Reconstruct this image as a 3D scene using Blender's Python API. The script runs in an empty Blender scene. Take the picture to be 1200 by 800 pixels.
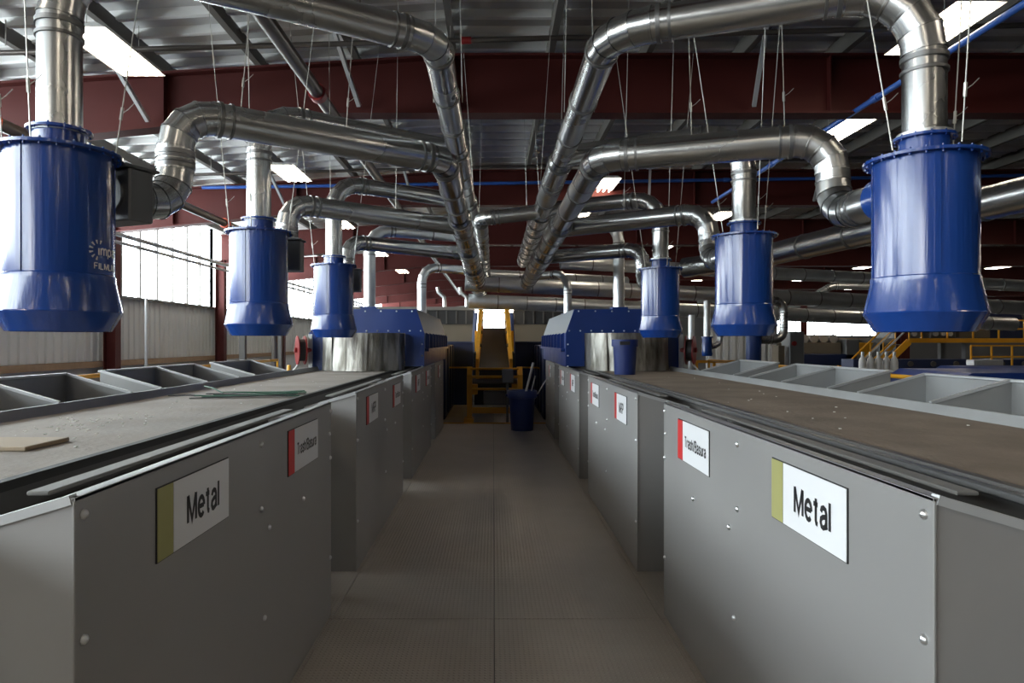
import bpy, bmesh, math, random
from mathutils import Vector, Matrix
random.seed(7)
S = bpy.context.scene
COL = S.collection
PI = math.pi
V = Vector
CZ = 1.6                                    # eye height above the walkway

# ------------------------------------------------------------------ camera, world, exposure
cam = bpy.data.cameras.new('camera'); camo = bpy.data.objects.new('camera', cam); COL.objects.link(camo)
cam.sensor_width = 36; cam.lens = 24.0; cam.shift_x = 22/1200; cam.clip_end = 300
camo.location = (0, 0, CZ); camo.rotation_euler = (PI/2, 0, 0)
S.camera = camo
w = bpy.data.worlds.new('overcast_sky'); S.world = w; w.use_nodes = True
bg = w.node_tree.nodes['Background']; bg.inputs[0].default_value = (0.94, 0.98, 1.0, 1); bg.inputs[1].default_value = 15.0
vs = S.view_settings
vs.view_transform = 'Standard'; vs.look = 'None'; vs.gamma = 1; vs.use_curve_mapping = False; vs.exposure = 0.42
S.cycles.max_bounces = 7; S.cycles.diffuse_bounces = 4; S.cycles.glossy_bounces = 4
S.cycles.transparent_max_bounces = 10; S.cycles.sample_clamp_indirect = 4.0
S.cycles.caustics_reflective = False; S.cycles.caustics_refractive = False
def portal(name, loc, rot, sx, sy):         # sampling portals in the window openings (give off no light themselves)
    l = bpy.data.lights.new(name, 'AREA'); l.shape = 'RECTANGLE'; l.size = sx; l.size_y = sy; l.cycles.is_portal = True
    o = bpy.data.objects.new(name, l); COL.objects.link(o); o.location = loc; o.rotation_euler = rot
WALL_X = -8.6
portal('window_portal', (WALL_X - 0.15, 14.5, CZ + 2.25), (0, -PI/2, 0), 2.6, 53)
portal('window_portal', (31, 62.2, CZ + 1.3), (-PI/2, 0, 0), 10, 1.5)

# ------------------------------------------------------------------ helpers
def at(px, py, Y):                           # photograph pixel + real depth -> world point
    return V(((px - 578)/800*Y, Y, CZ - (py - 400)/800*Y))

class MB:
    def __init__(s): s.v = []; s.f = []
    def add(s, vs_, fs):
        o = len(s.v); s.v += [tuple(p) for p in vs_]; s.f += [tuple(i + o for i in f) for f in fs]; return s
    def box(s, x0, x1, y0, y1, z0, z1):
        x0, x1 = sorted((x0, x1)); y0, y1 = sorted((y0, y1)); z0, z1 = sorted((z0, z1))
        p = [(x, y, z) for z in (z0, z1) for y in (y0, y1) for x in (x0, x1)]
        return s.add(p, [(0,2,3,1),(4,5,7,6),(0,1,5,4),(2,6,7,3),(0,4,6,2),(1,3,7,5)])
    def cham(s, x0, x1, y0, y1, z0, z1, c):  # box with chamfered edges
        bm = bmesh.new(); bmesh.ops.create_cube(bm, size=1)
        for v in bm.verts:
            v.co = V(((x0+x1)/2 + v.co.x*abs(x1-x0), (y0+y1)/2 + v.co.y*abs(y1-y0), (z0+z1)/2 + v.co.z*abs(z1-z0)))
        bmesh.ops.bevel(bm, geom=bm.edges[:], offset=c, segments=1, affect='EDGES', profile=0.5)
        bm.verts.index_update()
        s.add([v.co.copy() for v in bm.verts], [[v.index for v in f.verts] for f in bm.faces]); bm.free(); return s
    def tube(s, a, b, r, n=12, r1=None, cap=True):
        a = V(a); b = V(b); d = (b - a).normalized(); u, w_ = basis(d); r1 = r if r1 is None else r1
        p = []
        for c, rr in ((a, r), (b, r1)):
            for i in range(n):
                t = 2*PI*i/n; p.append(c + (u*math.cos(t) + w_*math.sin(t))*rr)
        fs = [(i, (i+1) % n, n+(i+1) % n, n+i) for i in range(n)]
        if cap: fs += [tuple(range(n))[::-1], tuple(range(n, 2*n))]
        return s.add(p, fs)
    def bar(s, a, b, w_, h):                 # rectangular bar between two points
        a = V(a); b = V(b); d = (b - a).normalized(); u, v = basis(d)
        p = [c + u*x*w_/2 + v*y*h/2 for c in (a, b) for x, y in ((-1,-1),(1,-1),(1,1),(-1,1))]
        return s.add(p, [(0,3,2,1),(4,5,6,7),(0,1,5,4),(1,2,6,5),(2,3,7,6),(3,0,4,7)])
    def path(s, pts, r, n=8):
        pts = [V(p) for p in pts]; rings = []
        for i, p in enumerate(pts):
            d = (pts[min(i+1, len(pts)-1)] - pts[max(i-1, 0)]).normalized(); u, v = basis(d)
            if rings:
                pu = rings[-1][1]; u = (pu - d*pu.dot(d)).normalized(); v = d.cross(u)
            rings.append((p, u, v))
        P = [p + (u*math.cos(2*PI*i/n) + v*math.sin(2*PI*i/n))*r for p, u, v in rings for i in range(n)]
        fs = [(k*n+i, k*n+(i+1) % n, (k+1)*n+(i+1) % n, (k+1)*n+i) for k in range(len(pts)-1) for i in range(n)]
        fs += [tuple(range(n))[::-1], tuple(range((len(pts)-1)*n, len(pts)*n))]
        return s.add(P, fs)
    def lathe(s, prof, n=40, c=(0, 0, 0), cap=False):    # prof: (radius, z) rows about the z axis
        P = [(c[0] + r*math.cos(2*PI*i/n), c[1] + r*math.sin(2*PI*i/n), c[2] + z) for r, z in prof for i in range(n)]
        fs = [(k*n+i, k*n+(i+1) % n, (k+1)*n+(i+1) % n, (k+1)*n+i) for k in range(len(prof)-1) for i in range(n)]
        if cap: fs += [tuple(range(n))[::-1], tuple(range((len(prof)-1)*n, len(prof)*n))]
        return s.add(P, fs)
    def prism(s, poly, axis, a, b):          # extrude a 2D polygon along an axis ('x': (y,z), 'y': (x,z), 'z': (x,y))
        def mk(p, t):
            return {'x': (t, p[0], p[1]), 'y': (p[0], t, p[1]), 'z': (p[0], p[1], t)}[axis]
        n = len(poly)
        return s.add([mk(p, a) for p in poly] + [mk(p, b) for p in poly],
                     [tuple(range(n)), tuple(range(n, 2*n))[::-1]] + [(i, n+i, n+(i+1) % n, (i+1) % n) for i in range(n)])
    def mesh(s, name, smooth=None):
        m = bpy.data.meshes.new(name); m.from_pydata(s.v, [], s.f)
        bm = bmesh.new(); bm.from_mesh(m); bmesh.ops.recalc_face_normals(bm, faces=bm.faces[:]); bm.to_mesh(m); bm.free()
        if smooth:
            m.shade_smooth(); m.set_sharp_from_angle(angle=math.radians(smooth))
        return m
    def build(s, name, mat, parent=None, smooth=None):
        return put(name, s.mesh(name, smooth), mat, parent)

def basis(d):
    u = d.cross(V((0, 0, 1)))
    if u.length < 1e-3: u = d.cross(V((0, 1, 0)))
    u.normalize(); return u, d.cross(u).normalized()

def put(name, mesh, mat, parent=None, loc=None, rot=None):
    if mat is not None and not mesh.materials: mesh.materials.append(mat)
    o = bpy.data.objects.new(name, mesh); COL.objects.link(o)
    if parent is not None:
        o.parent = parent; o.matrix_parent_inverse = Matrix.Translation(-V(parent.location)) if parent.type == 'EMPTY' and parent.parent is None else Matrix()
    if loc is not None: o.location = loc
    if rot is not None: o.rotation_euler = rot
    return o

def tag(o, label, cat, group=None):
    o['label'] = label; o['category'] = cat
    if group: o['group'] = group
    return o
def thing(name, label, cat, loc=(0, 0, 0), group=None):
    o = bpy.data.objects.new(name, None); COL.objects.link(o); o.location = loc; o.empty_display_size = 0.1
    return tag(o, label, cat, group)
def struct(o):
    o['kind'] = 'structure'; return o
def stuff(o):
    o['kind'] = 'stuff'; return o

# ------------------------------------------------------------------ materials
def mat(name, col, rough=0.5, metal=0.0, noise=None, bump=None, coat=0.0, streak=None, spec=None):
    """noise = (scale, second colour, lo, hi); bump = (scale, strength); streak = noise stretch along z"""
    m = bpy.data.materials.new(name); m.use_nodes = True; nt = m.node_tree; b = nt.nodes['Principled BSDF']
    b.inputs['Base Color'].default_value = (*col, 1); b.inputs['Roughness'].default_value = rough; b.inputs['Metallic'].default_value = metal
    b.inputs['Coat Weight'].default_value = coat; b.inputs['Coat Roughness'].default_value = 0.12
    if spec is not None: b.inputs['Specular IOR Level'].default_value = spec
    tc = nt.nodes.new('ShaderNodeTexCoord')
    if noise:
        mp = nt.nodes.new('ShaderNodeMapping'); mp.inputs['Scale'].default_value = streak or (1, 1, 1)
        nz = nt.nodes.new('ShaderNodeTexNoise'); nz.inputs['Scale'].default_value = noise[0]; nz.inputs['Detail'].default_value = 6
        rp = nt.nodes.new('ShaderNodeValToRGB')
        rp.color_ramp.elements[0].position = noise[2]; rp.color_ramp.elements[0].color = (*col, 1)
        rp.color_ramp.elements[1].position = noise[3]; rp.color_ramp.elements[1].color = (*noise[1], 1)
        nt.links.new(tc.outputs['Object'], mp.inputs[0]); nt.links.new(mp.outputs[0], nz.inputs['Vector'])
        nt.links.new(nz.outputs['Fac'], rp.inputs[0]); nt.links.new(rp.outputs[0], b.inputs['Base Color'])
        mr = nt.nodes.new('ShaderNodeMapRange'); mr.inputs['To Min'].default_value = max(0.03, rough - 0.1); mr.inputs['To Max'].default_value = rough + 0.12
        nt.links.new(nz.outputs['Fac'], mr.inputs[0]); nt.links.new(mr.outputs[0], b.inputs['Roughness'])
    if bump:
        n2 = nt.nodes.new('ShaderNodeTexNoise'); n2.inputs['Scale'].default_value = bump[0]; n2.inputs['Detail'].default_value = 4
        mp2 = nt.nodes.new('ShaderNodeMapping'); mp2.inputs['Scale'].default_value = streak or (1, 1, 1)
        nt.links.new(tc.outputs['Object'], mp2.inputs[0]); nt.links.new(mp2.outputs[0], n2.inputs['Vector'])
        bp = nt.nodes.new('ShaderNodeBump'); bp.inputs['Strength'].default_value = bump[1]; bp.inputs['Distance'].default_value = 0.02
        nt.links.new(n2.outputs['Fac'], bp.inputs['Height']); nt.links.new(bp.outputs[0], b.inputs['Normal'])
    return m
M = {}
M['galv'] = mat('galvanised_duct', (0.52, 0.53, 0.53), 0.25, 1.0, (0.8, (0.60, 0.61, 0.61), 0.3, 0.7))
M['galv_pale_lit'] = mat('pale_lit_galvanised', (0.70, 0.72, 0.73), 0.38, 0.9, (5.0, (0.8, 0.82, 0.83), 0.3, 0.7))  # pale metal; on stacks and headers it carries brightness as colour
M['ring'] = mat('duct_ring', (0.24, 0.24, 0.24), 0.4, 0.9)
M['shoulder'] = mat('dusty_blue_grey', (0.15, 0.17, 0.19), 0.5, 0.2)
M['lip'] = mat('worn_lip_steel', (0.20, 0.195, 0.185), 0.65, 0.2)
M['rib'] = mat('lit_roof_rib', (0.90, 0.90, 0.88), 0.5)  # lighter than the deck sheet: the ribs' shading contrast is put into the colour
M['blue'] = mat('blue_paint', (0.010, 0.050, 0.25), 0.2, 0.0, (2.0, (0.012, 0.058, 0.285), 0.3, 0.7), (1.6, 0.35), 0.4, (9, 9, 0.35))
M['blue_hood'] = mat('blue_hood_paint', (0.010, 0.036, 0.18), 0.35, 0.0, (3.0, (0.012, 0.042, 0.205), 0.3, 0.7))
M['blue_dark'] = mat('dark_blue_paint', (0.005, 0.016, 0.068), 0.55)
M['blue_plastic'] = mat('blue_plastic', (0.012, 0.03, 0.16), 0.4)
M['panel'] = mat('grey_sheet_steel', (0.325, 0.32, 0.315), 0.42, 0.3, (1.3, (0.36, 0.355, 0.35), 0.3, 0.75))
M['bin'] = mat('grey_bin_steel', (0.30, 0.305, 0.305), 0.5, 0.2, (2.5, (0.25, 0.25, 0.245), 0.4, 0.8))
M['steel_dark'] = mat('dark_steel', (0.10, 0.095, 0.09), 0.5, 0.4)
M['rim'] = mat('pale_steel_edge', (0.52, 0.53, 0.54), 0.4, 0.4)
M['belt'] = mat('dusty_belt', (0.22, 0.192, 0.163), 0.85, 0.0, (2.2, (0.32, 0.29, 0.258), 0.35, 0.7), (30, 0.25))
M['belt_dark'] = mat('worn_dusty_belt', (0.17, 0.13, 0.095), 0.85, 0.0, (2.6, (0.25, 0.20, 0.155), 0.35, 0.7), (30, 0.3))
M['rubber'] = mat('black_rubber', (0.025, 0.025, 0.024), 0.7)
M['bolt'] = mat('zinc_bolt', (0.75, 0.76, 0.77), 0.3, 0.9)
M['white'] = mat('sign_white', (0.80, 0.81, 0.83), 0.45)
M['ink'] = mat('sign_ink', (0.012, 0.012, 0.014), 0.5)
M['red'] = mat('sign_red', (0.62, 0.03, 0.03), 0.45)
M['olive'] = mat('sign_olive', (0.36, 0.35, 0.135), 0.5)
M['girder'] = mat('red_primer', (0.062, 0.0098, 0.008), 0.62, 0.0, (1.2, (0.073, 0.012, 0.0098), 0.3, 0.7), spec=0.25)
M['deck'] = mat('white_roof_sheet', (0.66, 0.66, 0.65), 0.6, 0.0)
M['purlin'] = mat('grey_purlin', (0.17, 0.16, 0.145), 0.6, 0.2)
M['siding'] = mat('pale_siding', (0.56, 0.56, 0.55), 0.6, 0.1, (1.0, (0.62, 0.62, 0.61), 0.3, 0.7))
M['concrete'] = mat('hall_concrete', (0.06, 0.058, 0.055), 0.8, 0.0, (0.7, (0.09, 0.088, 0.085), 0.3, 0.7))
M['wall'] = mat('hall_wall', (0.17, 0.16, 0.15), 0.8)
M['wood'] = mat('brown_timber', (0.26, 0.17, 0.10), 0.7, 0.0, (6.0, (0.33, 0.22, 0.14), 0.3, 0.7))
M['yellow'] = mat('yellow_paint', (0.72, 0.34, 0.012), 0.42, 0.0, (3.0, (0.62, 0.28, 0.012), 0.4, 0.8))
M['pipe_dark'] = mat('black_steel_pipe', (0.11, 0.095, 0.085), 0.35, 0.6)
M['pipe_blue'] = mat('blue_air_pipe', (0.03, 0.10, 0.38), 0.35)
M['redpaint'] = mat('red_paint', (0.22, 0.012, 0.012), 0.4)
M['orange'] = mat('orange_coupling', (0.65, 0.10, 0.04), 0.45)
M['wire'] = mat('steel_cable', (0.55, 0.54, 0.5), 0.4, 0.6)
M['lamp_body'] = mat('lamp_enamel', (0.8, 0.8, 0.78), 0.4)
M['gate'] = mat('grey_gate_paint', (0.15, 0.155, 0.16), 0.45, 0.2)
M['card'] = mat('brown_cardboard', (0.36, 0.29, 0.21), 0.85)
M['green'] = mat('green_strapping', (0.012, 0.09, 0.05), 0.5)
M['curtain'] = mat('battered_sheet', (0.34, 0.33, 0.30), 0.4, 0.8, (5.0, (0.13, 0.12, 0.10), 0.40, 0.60), (6, 1.0), 0, (1.5, 1.5, 0.35))
M['crumb'] = mat('paper_crumb', (0.75, 0.74, 0.70), 0.8)
M['beige'] = mat('beige_panel', (0.15, 0.125, 0.09), 0.7)
M['black'] = mat('black_grille', (0.02, 0.02, 0.021), 0.6)
M['whitegoods'] = mat('white_machine', (0.72, 0.72, 0.72), 0.45)

def emit(name, col, st):
    m = bpy.data.materials.new(name); m.use_nodes = True; nt = m.node_tree; nt.nodes.clear()
    e = nt.nodes.new('ShaderNodeEmission'); e.inputs[0].default_value = (*col, 1); e.inputs[1].default_value = st
    o = nt.nodes.new('ShaderNodeOutputMaterial'); nt.links.new(e.outputs[0], o.inputs[0]); return m
M['tube'] = emit('fluorescent_tube', (1.0, 0.87, 0.69), 22.0)
def pane_mat():
    m = bpy.data.materials.new('window_glass'); m.use_nodes = True; nt = m.node_tree; nt.nodes.clear()
    t = nt.nodes.new('ShaderNodeBsdfTransparent'); t.inputs[0].default_value = (0.93, 0.96, 0.97, 1)
    g = nt.nodes.new('ShaderNodeBsdfGlossy'); g.inputs['Roughness'].default_value = 0.05
    mx = nt.nodes.new('ShaderNodeMixShader'); mx.inputs[0].default_value = 0.06
    o = nt.nodes.new('ShaderNodeOutputMaterial')
    nt.links.new(t.outputs[0], mx.inputs[1]); nt.links.new(g.outputs[0], mx.inputs[2]); nt.links.new(mx.outputs[0], o.inputs[0]); return m
M['glass'] = pane_mat()
def tread_mat():                             # diamond tread plate
    m = mat('tread_plate', (0.46, 0.41, 0.355), 0.42, 0.2, (1.6, (0.55, 0.495, 0.435), 0.35, 0.7))
    nt = m.node_tree; b = nt.nodes['Principled BSDF']
    tc = nt.nodes.new('ShaderNodeTexCoord'); sep = nt.nodes.new('ShaderNodeSeparateXYZ'); nt.links.new(tc.outputs['Object'], sep.inputs[0])
    def math_(op, a, c):
        n = nt.nodes.new('ShaderNodeMath'); n.operation = op
        for i, q in enumerate((a, c)):
            if isinstance(q, (int, float)): n.inputs[i].default_value = q
            else: nt.links.new(q, n.inputs[i])
        return n.outputs[0]
    k = 2*PI/0.05
    s1 = math_('SINE', math_('MULTIPLY', math_('ADD', sep.outputs[0], sep.outputs[1]), k), 0)
    s2 = math_('SINE', math_('MULTIPLY', math_('SUBTRACT', sep.outputs[0], sep.outputs[1]), k), 0)
    h = math_('MULTIPLY', math_('MAXIMUM', math_('MULTIPLY', s1, s2), 0.25), 1.0)
    bp = nt.nodes.new('ShaderNodeBump'); bp.inputs['Strength'].default_value = 0.8; bp.inputs['Distance'].default_value = 0.006
    nt.links.new(h, bp.inputs['Height']); nt.links.new(bp.outputs[0], b.inputs['Normal']); return m
M['tread'] = tread_mat()

# ------------------------------------------------------------------ building shell
ZG = -2.6                                    # hall ground level
HX, HY, BY = 52, 62, -13
fl = struct(MB().box(WALL_X-0.2, HX, BY, HY, ZG-0.2, ZG).build('floor_ground', M['concrete']))
# walkway deck of tread plates
floor = struct(MB().box(-4.1, 4.1, -3, 18, -0.16, -0.012).build('floor', M['steel_dark']))
for i, (x0, x1) in enumerate(((-4.1, -0.932), (-0.928, 0.003), (0.007, 0.968), (0.972, 4.1))):
    for k, (y0, y1) in enumerate(((-3, 0.4), (0.4, 3.94), (3.94, 7.4), (7.4, 10.9), (10.9, 13.35), (13.35, 18))):
        MB().cham(x0, x1, y0+0.003, y1-0.003, -0.012, 0.0, 0.002).build('floor_plate', M['tread'], floor)
MB().box(-1.2, 1.2, 13.3, 13.4, 0.0, 0.012).build('edge_strip', M['yellow'], floor)

# roof: profile of the roof underside across the hall (x, height above eye)
RT = [(WALL_X, 3.42), (-0.4, 3.92), (HX, 3.92)]
def roofz(x):
    for (a, za), (b, zb) in zip(RT, RT[1:]):
        if x <= b: return CZ + za + (zb - za)*(x - a)/(b - a)
    return CZ + RT[-1][1]
ceil = struct(MB().prism([(x, CZ+h+0.12) for x, h in RT] + [(x, CZ+h+0.3) for x, h in RT[::-1]], 'y', BY-0.3, HY+0.3).build('ceiling', M['deck']))
def rib_mesh():
    b = MB()
    for (a, za), (c, zc) in zip(RT, RT[1:]):
        prof = [(-0.06, 0.13), (-0.035, 0.03), (0.035, 0.03), (0.06, 0.13)]
        b.add([(x, y, CZ + z + t) for x, z in ((a, za), (c, zc)) for y, t in prof], [(0,1,5,4),(1,2,6,5),(2,3,7,6)])
    return b.mesh('deck_rib')
rm = rib_mesh(); rm.materials.append(M['rib'])
y = -2.0
while y < 50:
    put('deck_rib', rm, None, ceil, loc=(0, y, 0)); y += 0.45
for k in range(-7, 30):
    x = 0.75 + 1.27*k
    z = roofz(x)
    MB().prism([(x-0.035, z+0.05), (x-0.035, z-0.17), (x+0.045, z-0.17), (x+0.045, z-0.155), (x-0.02, z-0.155), (x-0.02, z+0.05)], 'y', BY, HY).build('purlin', M['purlin'], ceil)

GY = [3, 9, 15, 21, 27, 33, 39, 45, 51, 57]
gnames = {9: 'deep red steel roof girder crossing just beyond the first blue canisters', 15: 'red steel roof girder with the blue air pipe fixed along it'}
def beam_bottom(x): return 2.35 + 0.62*min(1, max(0, (x - WALL_X)/6.0)) if x < -2.6 else 2.97
for gy in GY:
    g = thing('roof_girder', gnames.get(gy, '%s red roof girder past the one carrying the blue air pipe' % ['first', 'second', 'third', 'fourth', 'fifth', 'sixth', 'seventh'][max(0, (gy-21)//6)] if gy > 15 else 'red steel roof girder overhead before the first canisters'), 'girder', (0, gy, CZ+2.9), 'red roof girders')
    xs = [WALL_X+0.25, -2.6, -0.4, HX-0.2]
    poly = [(x, CZ + beam_bottom(x)+0.03) for x in xs] + [(x, roofz(x)-0.19) for x in xs[::-1]]
    MB().prism(poly, 'y', gy-0.008, gy+0.008).build('web', M['girder'], g)
    for nm, f in (('bottom_flange', lambda x: CZ+beam_bottom(x)), ('top_flange', lambda x: roofz(x)-0.2)):
        MB().prism([(x, f(x)) for x in xs] + [(x, f(x)+0.03) for x in xs[::-1]], 'y', gy-0.13, gy+0.13).build(nm, M['girder'], g)
    for sx in (-7, -4.3, -0.52, 4.4, 9.5, 16, 23):
        MB().box(sx-0.008, sx+0.008, gy-0.11, gy+0.11, CZ+beam_bottom(sx)+0.03, roofz(sx)-0.2).build('stiffener', M['girder'], g)
    if gy in (9, 15):
        for bx in (-4.5, -1.75, 3.4, 7.0):
            MB().bar((bx-0.15, gy-0.9, roofz(bx)-0.12), (bx, gy-0.1, CZ+beam_bottom(bx)+0.1), 0.05, 0.05).build('flange_brace', M['rim'], g)
for cy in (-3, 3, 9, 15, 21, 27, 33, 39, 45):
    c = thing('wall_column', 'red steel column standing against the window wall', 'column', (WALL_X+0.2, cy, ZG), 'red columns along the window wall')
    MB().box(WALL_X+0.1, WALL_X+0.34, cy-0.008, cy+0.008, ZG, CZ+2.5).build('web', M['girder'], c)
    for x0 in (WALL_X+0.09, WALL_X+0.34):
        MB().box(x0, x0+0.02, cy-0.11, cy+0.11, ZG, CZ+2.5).build('flange', M['girder'], c)
for (cx, cy, lab) in ((16.2, 27, 'red steel column in the open hall beside the yellow stairs'), (23.2, 51, 'dark red column standing before the far window strip')):
    c = thing('hall_column', lab, 'column', (cx, cy, ZG))
    MB().box(cx-0.012, cx+0.012, cy-0.16, cy+0.16, ZG, CZ+2.97).build('web', M['girder'], c)
    for y0 in (cy-0.17, cy+0.15):
        MB().box(cx-0.17, cx+0.17, y0, y0+0.02, ZG, CZ+2.97).build('flange', M['girder'], c)

# window wall: timber kerb, ribbed siding, strip glazing
SILL, HEAD = CZ + 1.0, CZ + 3.45
wl = struct(MB().box(WALL_X-0.2, WALL_X-0.06, BY, HY, ZG, SILL).box(WALL_X-0.2, WALL_X-0.06, BY, HY, HEAD, HEAD+0.6).build('wall_left', M['siding']))
def siding_mesh(L, z0, z1, pitch):
    b = MB(); prof = []; y = 0
    while y < L - 1e-6:
        prof += [(0, y), (0, y+pitch*0.62), (0.035, y+pitch*0.70), (0.035, y+pitch*0.92)]; y += pitch
    prof.append((0, L))
    n = len(prof); b.add([(x, yy, z) for z in (z0, z1) for x, yy in prof], [(i, i+1, n+i+1, n+i) for i in range(n-1)]); return b.mesh('siding_sheet')
sm = siding_mesh(6.0, CZ-0.42, SILL, 0.25); sm.materials.append(M['siding'])
for k in range(9):
    put('siding_sheet', sm, None, wl, loc=(WALL_X-0.05, -9 + 6*k, 0))
tr = MB().box(WALL_X-0.05, WALL_X+0.08, BY, 50, CZ-0.56, CZ-0.43).build('trim_1', M['wood']); struct(tr)
tr = MB().box(WALL_X-0.06, WALL_X+0.06, BY, 50, SILL, SILL+0.06).build('trim_2', M['purlin']); struct(tr)
pm = MB().box(-0.004, 0.004, -0.41, 0.41, SILL+0.06, HEAD).mesh('pane'); pm.materials.append(M['glass'])
for k in range(9):
    y0 = -9 + 6*k
    wn = MB()
    for j in range(8): wn.box(WALL_X-0.11, WALL_X-0.03, y0+j*6/7-0.035, y0+j*6/7+0.035, SILL, HEAD)
    wn.box(WALL_X-0.10, WALL_X-0.03, y0, y0+6, CZ+2.26, CZ+2.32)
    wo = struct(wn.build('window_%d' % (k+1), M['purlin']))
    for j in range(7): put('pane', pm, None, wo, loc=(WALL_X-0.065, y0+(j+0.5)*6/7, 0))
struct(MB().box(WALL_X-0.2, HX+0.2, BY-0.2, BY, ZG, CZ+4.2).build('wall_back', M['wall']))
struct(MB().box(HX, HX+0.2, BY, HY, ZG, CZ+4.2).build('wall_right', M['wall']))
# far wall with window openings
openings = [(-1.7, 1.7, CZ+0.4, CZ+3.1), (25.8, 36, CZ+0.55, CZ+1.95), (44.3, 47.3, CZ+1.4, CZ+2.7)]
wf = MB(); x = WALL_X-0.2
for (a, b_, z0, z1) in openings:
    wf.box(x, a, HY, HY+0.2, ZG, CZ+4.2); wf.box(a, b_, HY, HY+0.2, ZG, z0); wf.box(a, b_, HY, HY+0.2, z1, CZ+4.2); x = b_
wf.box(x, HX+0.2, HY, HY+0.2, ZG, CZ+4.2)
struct(wf.build('wall_far', M['wall']))
for k, (a, b_, z0, z1) in enumerate(openings):
    n = max(1, round((b_-a)/1.7)); fr = MB()
    for j in range(n+1): fr.box(a+(b_-a)*j/n-0.04, a+(b_-a)*j/n+0.04, HY+0.06, HY+0.12, z0, z1)
    wo = struct(fr.build('window_%d' % (10+k), M['purlin']))
    for j in range(n): MB().box(a+(b_-a)*j/n, a+(b_-a)*(j+1)/n, HY+0.086, HY+0.094, z0, z1).build('pane', M['glass'], wo)

# ------------------------------------------------------------------ lettering
def _arc(cx, cy, rx, ry, a0, a1, n=14):
    return [(cx + rx*math.cos(math.radians(a0 + (a1-a0)*i/n)), cy + ry*math.sin(math.radians(a0 + (a1-a0)*i/n))) for i in range(n+1)]
_P = [[(0, 0), (0, 1)], [(0, 1), (.36, 1), (.5, .93), (.56, .74), (.5, .55), (.36, .47), (0, .47)]]
GLYPH = {                                    # plain sans letters as strokes (cap height 1)
    'M': (.72, [[(0, 0), (0, 1)], [(.02, 1), (.36, .06), (.70, 1)], [(.72, 1), (.72, 0)]]),
    'e': (.52, [[(.02, .38), (.5, .38)], _arc(.26, .36, .26, .36, 0, 318)]),
    't': (.28, [[(.13, .93), (.13, .14), (.18, .03), (.28, .01)], [(-.07, .72), (.28, .72)]]),
    'a': (.46, [[(.03, .54), (.09, .68), (.23, .73), (.38, .68), (.44, .54), (.44, .1), (.48, 0)], [(.44, .44), (.18, .38), (.04, .3), (.01, .17), (.08, .03), (.2, 0), (.36, .06), (.44, .2)]]),
    'l': (.02, [[(0, 0), (0, 1)]]), 'i': (.02, [[(0, 0), (0, .72)]]), 'I': (.02, [[(0, 0), (0, 1)]]),
    'T': (.58, [[(0, 1), (.58, 1)], [(.29, 1), (.29, 0)]]),
    'r': (.26, [[(0, 0), (0, .73)], [(0, .45), (.07, .63), (.16, .71), (.26, .71)]]),
    's': (.42, [[(.41, .56), (.34, .68), (.2, .72), (.06, .66), (.03, .52), (.12, .42), (.32, .34), (.42, .23), (.38, .06), (.22, 0), (.06, .04), (0, .18)]]),
    'h': (.45, [[(0, 0), (0, 1)], [(0, .5), (.1, .67), (.25, .72), (.4, .66), (.45, .5), (.45, 0)]]),
    '/': (.26, [[(0, -.03), (.26, 1.03)]]),
    'B': (.56, [[(0, 0), (0, 1)], [(0, 1), (.34, 1), (.48, .93), (.52, .77), (.46, .6), (.34, .53), (0, .53)], [(.34, .53), (.5, .46), (.57, .28), (.5, .07), (.36, 0), (0, 0)]]),
    'u': (.45, [[(0, .72), (0, .2), (.06, .05), (.19, 0), (.34, .05), (.45, .24)], [(.45, .72), (.45, 0)]]),
    'P': (.56, _P), 'R': (.6, _P + [[(.33, .47), (.6, 0)]]),
    'm': (.72, [[(0, 0), (0, .73)], [(0, .5), (.1, .67), (.21, .72), (.32, .66), (.36, .5), (.36, 0)], [(.36, .5), (.46, .67), (.57, .72), (.68, .66), (.72, .5), (.72, 0)]]),
    'p': (.5, [[(0, -.28), (0, .73)], _arc(.25, .36, .25, .36, 0, 360)]), 'c': (.46, [_arc(.26, .36, .26, .36, 45, 315)]),
    'F': (.5, [[(0, 0), (0, 1)], [(0, 1), (.5, 1)], [(0, .52), (.42, .52)]]), 'L': (.48, [[(0, 1), (0, 0), (.48, 0)]]),
    'N': (.6, [[(0, 0), (0, 1), (.6, 0), (.6, 1)]]), 'E': (.52, [[(.52, 1), (0, 1), (0, 0), (.52, 0)], [(0, .52), (.46, .52)]])}
def text_mesh(body, cap, width, th=0.185):
    b = MB(); x = 0.0
    lines = []
    for ch in body:
        wd, st = GLYPH[ch]
        for l in st: lines.append([(px+x, py) for px, py in l])
        x += wd + 0.24
    total = x - 0.24; k = width/(total + th)
    for l in lines:
        pts = [V((px*k - total*k/2, (py - 0.5)*cap, 0)) for px, py in l]; L, Rr = [], []
        for i, q in enumerate(pts):
            d0 = (q - pts[i-1]).normalized() if i > 0 else None; d1 = (pts[i+1] - q).normalized() if i < len(pts)-1 else None
            d = ((d0 or d1) + (d1 or d0)); d = d.normalized() if d.length > 1e-6 else d1
            nn = V((-d.y, d.x, 0)); c = nn.dot(V((-(d1 or d0).y, (d1 or d0).x, 0)))
            off = nn*(th/2/max(0.45, c)); off = V((off.x*k, off.y*cap, 0)) if False else V((off.x*(k+cap)/2, off.y*cap, 0))
            e = V((0, 0, 0))
            L.append(q+off); Rr.append(q-off)
        n = len(pts); b.add(L + Rr, [(i, i+1, n+i+1, n+i) for i in range(n-1)])
    me = bpy.data.meshes.new('lettering'); me.from_pydata(b.v, [], b.f); return me
_tx = {}
def lettering(body, size, sx):
    k = (body, size, sx)
    if k not in _tx:
        _tx[k] = text_mesh(body, size, sx); _tx[k].materials.append(M['ink'])
    return _tx[k]

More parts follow.
